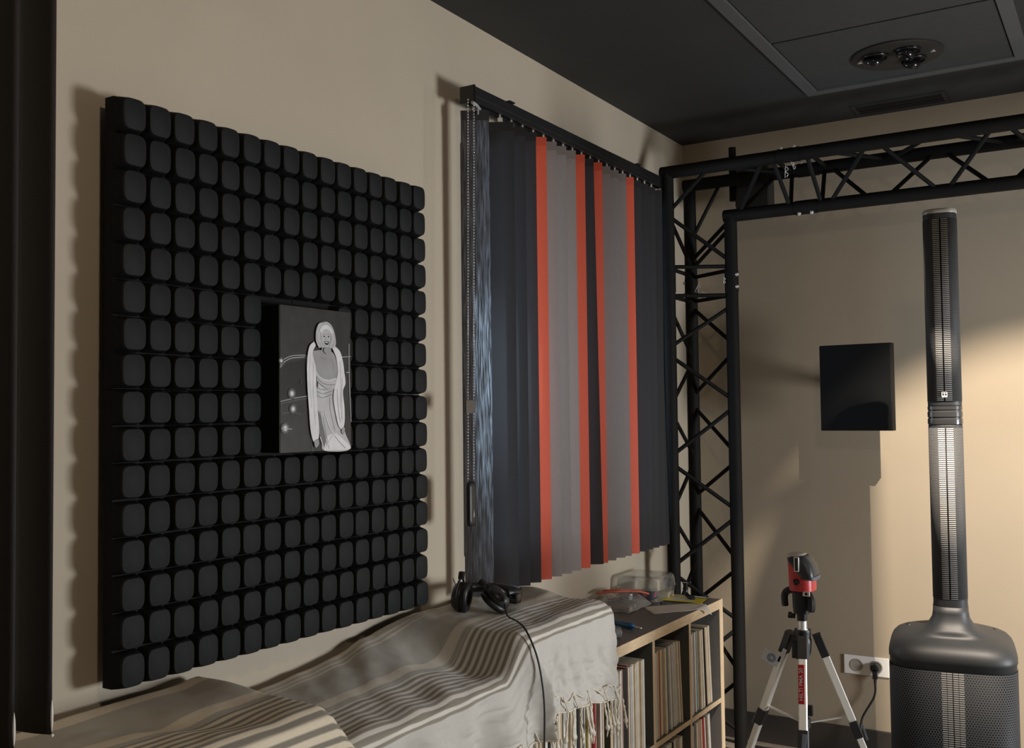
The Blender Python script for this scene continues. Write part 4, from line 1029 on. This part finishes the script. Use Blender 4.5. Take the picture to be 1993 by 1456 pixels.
# ------------------------------------------------------------ column speaker
def grille_mat(name, center, cw):
    m = bpy.data.materials.new(name); m.use_nodes = True
    nt = m.node_tree; N = nt.nodes; L = nt.links; p = N['Principled BSDF']
    uv = N.new('ShaderNodeUVMap'); sep = N.new('ShaderNodeSeparateXYZ'); L.new(uv.outputs[0], sep.inputs[0])
    def M(op, a, b=None, c=None):
        n = N.new('ShaderNodeMath'); n.operation = op
        for i, v in enumerate((a, b, c)):
            if v is None: continue
            if isinstance(v, (int, float)): n.inputs[i].default_value = v
            else: L.new(v, n.inputs[i])
        return n.outputs[0]
    u, v = sep.outputs[0], sep.outputs[1]
    s = center['s']
    def dot(off):
        a = M('SUBTRACT', M('FRACT', M('ADD', M('DIVIDE', u, s), off+100)), .5)
        b = M('MULTIPLY', M('SUBTRACT', M('FRACT', M('ADD', M('DIVIDE', v, s*1.732), off+100)), .5), 1.732)
        return M('SQRT', M('ADD', M('MULTIPLY', a, a), M('MULTIPLY', b, b)))
    dmin = M('MINIMUM', dot(0), dot(.5)); hole = M('LESS_THAN', dmin, .34)
    au = M('ABSOLUTE', u); inc = M('LESS_THAN', au, cw)
    bar = M('GREATER_THAN', M('FRACT', M('ADD', M('DIVIDE', v, center['p']), 100)), .52)
    gap = M('LESS_THAN', M('ABSOLUTE', M('SUBTRACT', M('FRACT', M('ADD', M('DIVIDE', au, cw/center['n']), .0)), .0)), .10)
    slot = M('MAXIMUM', bar, gap)
    h = M('ADD', M('MULTIPLY', inc, slot), M('MULTIPLY', M('SUBTRACT', 1, inc), hole))
    mx = N.new('ShaderNodeMix'); mx.data_type = 'RGBA'; mx.inputs[6].default_value = (*center['c'], 1); mx.inputs[7].default_value = (.0015, .0015, .002, 1)
    L.new(h, mx.inputs[0]); L.new(mx.outputs[2], p.inputs['Base Color'])
    # brighter colour across the middle bars imitates a lamp highlight on the metal
    mm = N.new('ShaderNodeMix'); mm.data_type = 'RGBA'; mm.inputs[6].default_value = (*center['c'], 1); mm.inputs[7].default_value = (*center['cc'], 1)
    L.new(inc, mm.inputs[0]); L.new(mm.outputs[2], mx.inputs[6])
    p.inputs['Roughness'].default_value = .6; p.inputs['Specular IOR Level'].default_value = .15
    bp = N.new('ShaderNodeBump'); bp.inputs['Strength'].default_value = .6; bp.inputs['Distance'].default_value = .001; bp.invert = True
    L.new(h, bp.inputs['Height']); L.new(bp.outputs[0], p.inputs['Normal'])
    return m
cs = thing('column_speaker', 'tall black column loudspeaker with slim perforated mast on a wide bass cabinet', 'speaker', (-.502, 3.38, FL), math.atan2(.502, 3.38)*-1*-1)
M_sub = mat('speaker_shell', (.018, .020, .022), .52, var=.06, vscale=40, bump=.15, bscale=700)
SH = .75-FL     # shoulder height above floor
bm = bmesh.new()
secs = [(.96, .0, 5), (1, .012, 5), (1, SH-.024, 4.6), (1.014, SH-.021, 4.6), (1.014, SH-.010, 4.6), (1.004, SH+.000, 4.5), (.975, SH+.012, 4.4), (.92, SH+.023, 4.2), (.84, SH+.031, 4), (.72, SH+.039, 3.6), (.60, SH+.046, 3.4)]
rings = [sell(.352*s, .40*s, e, 96, 0, 0, z) for s, z, e in secs]
rings += [sell(.170, .200, 3, 96, 0, -.024, SH+.053), sell(.134, .162, 3, 96, 0, -.028, SH+.063), sell(.108, .13, 3, 96, 0, -.03, SH+.085), sell(.101, .122, 3, 96, 0, -.03, SH+.105), sell(.099, .12, 3, 96, 0, -.03, SH+.125)]
loft(bm, rings); finish('bass_cabinet', bm, M_sub, cs, True)
def skin(name, w, d, e, cx, cy, z0, z1, a0, a1, off, m, par, n=60):
    bm = bmesh.new(); uvl = bm.loops.layers.uv.new('UVMap')
    pts = []
    for k in range(n+1):
        t = lerp(a0, a1, k/n); c, s = math.cos(t), math.sin(t)
        pts.append(Vector((cx+(w/2+off)*math.copysign(abs(c)**(2/e), c), cy+(d/2+off)*math.copysign(abs(s)**(2/e), s), 0)))
    L_ = [0]
    for a, b in zip(pts, pts[1:]): L_.append(L_[-1]+(b-a).length)
    mid = L_[-1]/2
    lo = [bm.verts.new((p.x, p.y, z0)) for p in pts]; hi = [bm.verts.new((p.x, p.y, z1)) for p in pts]
    for k in range(n):
        f = bm.faces.new((lo[k], lo[k+1], hi[k+1], hi[k]))
        for l, q in zip(f.loops, ((L_[k]-mid, z0), (L_[k+1]-mid, z0), (L_[k+1]-mid, z1), (L_[k]-mid, z1))): l[uvl].uv = q
    o = finish(name, bm, m, par, True); so = o.modifiers.new('t', 'SOLIDIFY'); so.thickness = .0012; so.offset = -1
    return o
gm_sub = grille_mat('perforated_sub', dict(s=.0078, p=.0062, n=2, c=(.040, .043, .048), cc=(.24, .235, .225)), .030)
gm_col = grille_mat('perforated_mast', dict(s=.0046, p=.0058, n=1, c=(.10, .10, .10), cc=(.46, .45, .43)), .0215)
skin('grille', .352, .40, 4.6, 0, 0, .05, SH-.041, math.radians(-172), math.radians(-8), .0022, gm_sub, cs, 120)
CT = 2.082-FL; J0, J1 = 1.425-FL, 1.480-FL
def mast(name, z0, z1):
    bm = bmesh.new(); loft(bm, [sell(.095, .115, 3, 64, 0, -.03, z0), sell(.097, .117, 3, 64, 0, -.03, z0+.004), sell(.097, .117, 3, 64, 0, -.03, z1-.004), sell(.095, .115, 3, 64, 0, -.03, z1)])
    return finish(name, bm, M_sub, cs, True)
m1 = mast('lower_mast', SH+.12, J0); m2 = mast('upper_mast', J1, CT-.01)
bm = bmesh.new(); loft(bm, [sell(.099*s, .119*s, 3, 64, 0, -.03, z) for s, z in ((1, J0), (1.01, J0+.004), (1.01, J0+.016), (.97, J0+.018), (.97, J0+.021), (1.01, J0+.023), (1.01, J0+.038), (.97, J0+.040), (.97, J0+.043), (1.0, J0+.045), (1.0, J1))])
finish('joint_collar', bm, mat('collar_satin', (.030, .031, .032), .25), cs, 'auto')
bm = bmesh.new(); loft(bm, [sell(.097*s, .117*s, 3, 64, 0, -.03, z) for s, z in ((1, CT-.012), (1.02, CT-.008), (1.02, CT-.002), (.97, CT+.002), (.3, CT+.003))])
finish('top_cap', bm, mat('cap_satin', (.30, .28, .24), .35), cs, 'auto')
skin('grille', .097, .117, 3, 0, -.03, SH+.150, J0-.010, math.radians(-165), math.radians(-15), .0016, gm_col, m1)
g2 = skin('grille', .097, .117, 3, 0, -.03, J1+.014, CT-.030, math.radians(-165), math.radians(-15), .0016, gm_col, m2)
# square emblem near the foot of the upper grille
yf = -.03-.0585-.0024
bm = bmesh.new(); box(bm, -.0085, .0085, yf-.0014, yf, J1+.026, J1+.044, .0004); em = finish('emblem', bm, M_blkg, m2)
bm = bmesh.new(); zc = J1+.035
for a in ((-.0078, .0078, .0066, .0080), (-.0078, .0078, -.0076, -.0030), (-.0078, -.0064, -.0076, .008), (.0064, .0078, -.0076, .008), (-.0006, .0006, -.003, .0075), (-.0045, -.0015, .002, .0034), (.0018, .0048, .002, .0034)):
    box(bm, a[0], a[1], yf-.0020, yf-.0014, zc+a[2], zc+a[3])
finish('emblem_mark', bm, M_white, em)
for sx, cx_ in ((-1, -.105), (1, .10)):
    bm = bmesh.new(); loft(bm, [sell(.055*s, .030*s, 4, 24, cx_, .07, SH+z) for s, z in ((1, .022), (.95, .0400), (.8, .0405))]); finish('handle_recess', bm, M_slot, cs, 'auto')
    bm = bmesh.new(); tube(bm, [(cx_-.018, .045, SH+.0385), (cx_+.018, .045, SH+.0385)], .003, 8); finish('handle_trim', bm, M_steel, cs, True)

# ------------------------------------------------------------ ceiling spot heads outside the view
def spot_head(name, loc, aim, label, power, col, size, blend, radius):
    loc = Vector(loc); dv = (Vector(aim)-loc).normalized()
    s = thing(name, label, 'spotlight', loc)
    q = dv.to_track_quat('-Z', 'Y')
    if power:
        ld = bpy.data.lights.new(name+'_lamp', 'SPOT'); ld.energy = power; ld.color = col; ld.spot_size = math.radians(size); ld.spot_blend = blend; ld.shadow_soft_size = radius
        lo = bpy.data.objects.new(name+'_lamp', ld); C.objects.link(lo); lo.location = loc+dv*.065; lo.rotation_euler = q.to_euler()
    bm = bmesh.new(); lathe(bm, [(.030, .05), (.040, .045), (.042, -.045), (.038, -.045), (.036, .0), (.01, .01)], 28, q.to_matrix().to_4x4()); finish('lamp_shade', bm, M_blk, s, 'auto')
    bm = bmesh.new(); tube(bm, [(0, 0, .04), (0, 0, CZ-loc.z-.001)], .008, 10); lathe(bm, [(.04, CZ-loc.z-.02), (.04, CZ-loc.z-.001)], 20); finish('stem', bm, M_blk, s, 'auto')
spot_head('ceiling_spotlight', (-.10, 2.55, 2.68), (-.30, 4.60, .34), 'black ceiling spotlight aimed at the back wall, outside the view', 500, (1.0, .86, .71), 56, .40, .004)

# unseen leaf, added and shaped to cast the curved shadow on the back wall
LS = Vector((-.10, 2.55, 2.68)); LSd = (Vector((-.30, 4.60, .34))-LS).normalized(); LS2 = LS+LSd*.065
out_ = [(-1.270, 1.225), (-1.335, 1.180), (-1.395, 1.085), (-1.455, .950), (-1.520, .780), (-1.585, .610), (-1.74, .20), (-1.74, -.10), (-.985, -.10), (-.985, 1.24), (-1.12, 1.26)]
leaf = [LS2+(Vector((x, WB, z))-LS2)*(.15/(Vector((x, WB, z))-LS2).dot(LSd)) for x, z in out_]
sp_obj = [o for o in bpy.data.objects if o.name.startswith('ceiling_spotlight') and o.type == 'EMPTY'][0]
bm = bmesh.new(); a_ = [bm.verts.new(p-LS) for p in leaf]; b_ = [bm.verts.new(p-LS+LSd*.0015) for p in leaf]
bm.faces.new(a_); bm.faces.new(b_)
for k in range(len(leaf)): bm.faces.new((a_[k], a_[(k+1) % len(leaf)], b_[(k+1) % len(leaf)], b_[k]))
tube(bm, [Vector(leaf[-1])-LS, Vector((leaf[-1].x, leaf[-1].y-.12, leaf[-1].z+.045))-LS, Vector((-.040, -.010, .01))], .003, 6)
finish('added_shadow_leaf', bm, M_blkmat, sp_obj)

# ------------------------------------------------------------ lights
def area(name, loc, aim, sx, sy, power, col):
    ld = bpy.data.lights.new(name, 'AREA'); ld.shape = 'RECTANGLE'; ld.size = sx; ld.size_y = sy; ld.energy = power; ld.color = col
    o = bpy.data.objects.new(name, ld); C.objects.link(o); o.location = loc
    o.rotation_euler = (Vector(aim)-Vector(loc)).to_track_quat('-Z', 'Y').to_euler(); return o
lamp_at = Vector((1.92, 3.12, .98)); lamp_dir = (Vector((-1.6, 2.4, .98))-lamp_at).normalized()
area('added_side_light', lamp_at+lamp_dir*.03, lamp_at+lamp_dir, .75, .62, 78, (.95, .97, 1.0))  # soft light from the right; its lamp panel and stand are added
area('daylight_window_right', (RX-.02, 3.30, 1.15), (-1.8, 2.6, 1.15), 1.0, .8, 10, (.80, .90, 1.0))
st = thing('added_side_lamp', 'added soft lamp panel on a stand, unseen to the right of the view', 'lamp', (lamp_at.x, lamp_at.y, FL))
bm = bmesh.new(); Ml = Matrix.Translation((0, 0, lamp_at.z-FL)) @ lamp_dir.to_track_quat('-Z', 'Y').to_matrix().to_4x4()
box(bm, -.40, .40, -.34, .34, -.012, .05, .006, 0, Ml); finish('lamp_head', bm, M_blk, st)
bm = bmesh.new(); box(bm, -.375, .375, -.31, .31, -.016, -.012, 0, 0, Ml); finish('diffuser', bm, M_white, st)
bm = bmesh.new(); tube(bm, [(.03, 0, .25), (.03, 0, lamp_at.z-FL-.02)], .014, 12)
for a in (0, 2.1, 4.2): tube(bm, [(.03, 0, .35), (.03+.35*math.cos(a), .35*math.sin(a), .01)], .009, 8)
finish('stand', bm, M_blkmat, st, 'auto')
area('daylight_window_left', (-2.70, 3.36, 1.62), (-1.76, 3.20, 1.50), .8, .7, 26, (.72, .84, 1.0))
ld = bpy.data.lights.new('daylight_gap_left', 'SPOT'); ld.energy = 110; ld.color = (.70, .85, 1.0); ld.spot_size = math.radians(38); ld.spot_blend = 1.0; ld.shadow_soft_size = .05
lo = bpy.data.objects.new('daylight_gap_left', ld); C.objects.link(lo); lo.location = (-2.55, 3.50, 1.70); lo.rotation_euler = (Vector((-1.73, 2.63, 1.56))-Vector(lo.location)).to_track_quat('-Z', 'Y').to_euler()
def point(name, loc, power, col, r):
    ld = bpy.data.lights.new(name, 'POINT'); ld.energy = power; ld.color = col; ld.shadow_soft_size = r
    o = bpy.data.objects.new(name, ld); C.objects.link(o); o.location = loc
point('warm_fill_front', (.95, 3.1, 2.60), 3, (1.0, .72, .46), .06)  # added warm fill towards the left wall, no fixture known here
point('ceiling_lamp_rear', (.20, .45, 2.45), 31, (1.0, .79, .60), .09)

w = bpy.data.worlds.new('world'); bpy.context.scene.world = w; w.use_nodes = True
bg = w.node_tree.nodes['Background']; bg.inputs[0].default_value = (.55, .70, 1.0, 1); bg.inputs[1].default_value = .3

# ------------------------------------------------------------ camera
yaw, pitch, roll, f = -5.51400269e-01, 4.00530494e-02, -1.16227584e-02, 1967.64
cy, sy, cp, sp_, cr, sr = math.cos(yaw), math.sin(yaw), math.cos(pitch), math.sin(pitch), math.cos(roll), math.sin(roll)
fw = Vector((sy*cp, cy*cp, sp_)); rt = Vector((cy, -sy, 0)); up = rt.cross(fw)
r2 = rt*cr+up*sr; u2 = up*cr-rt*sr
cam = bpy.data.cameras.new('camera'); co = bpy.data.objects.new('camera', cam); C.objects.link(co)
co.matrix_world = Matrix(((r2.x, u2.x, -fw.x, 0), (r2.y, u2.y, -fw.y, 0), (r2.z, u2.z, -fw.z, 1.47), (0, 0, 0, 1)))
cam.sensor_width = 36; cam.sensor_fit = 'HORIZONTAL'; cam.lens = f/1993*36; cam.clip_start = .02
sc = bpy.context.scene; sc.camera = co
sc.view_settings.view_transform = 'Standard'; sc.view_settings.look = 'None'; sc.view_settings.exposure = 0; sc.view_settings.gamma = 1
sc.view_settings.use_curve_mapping = False
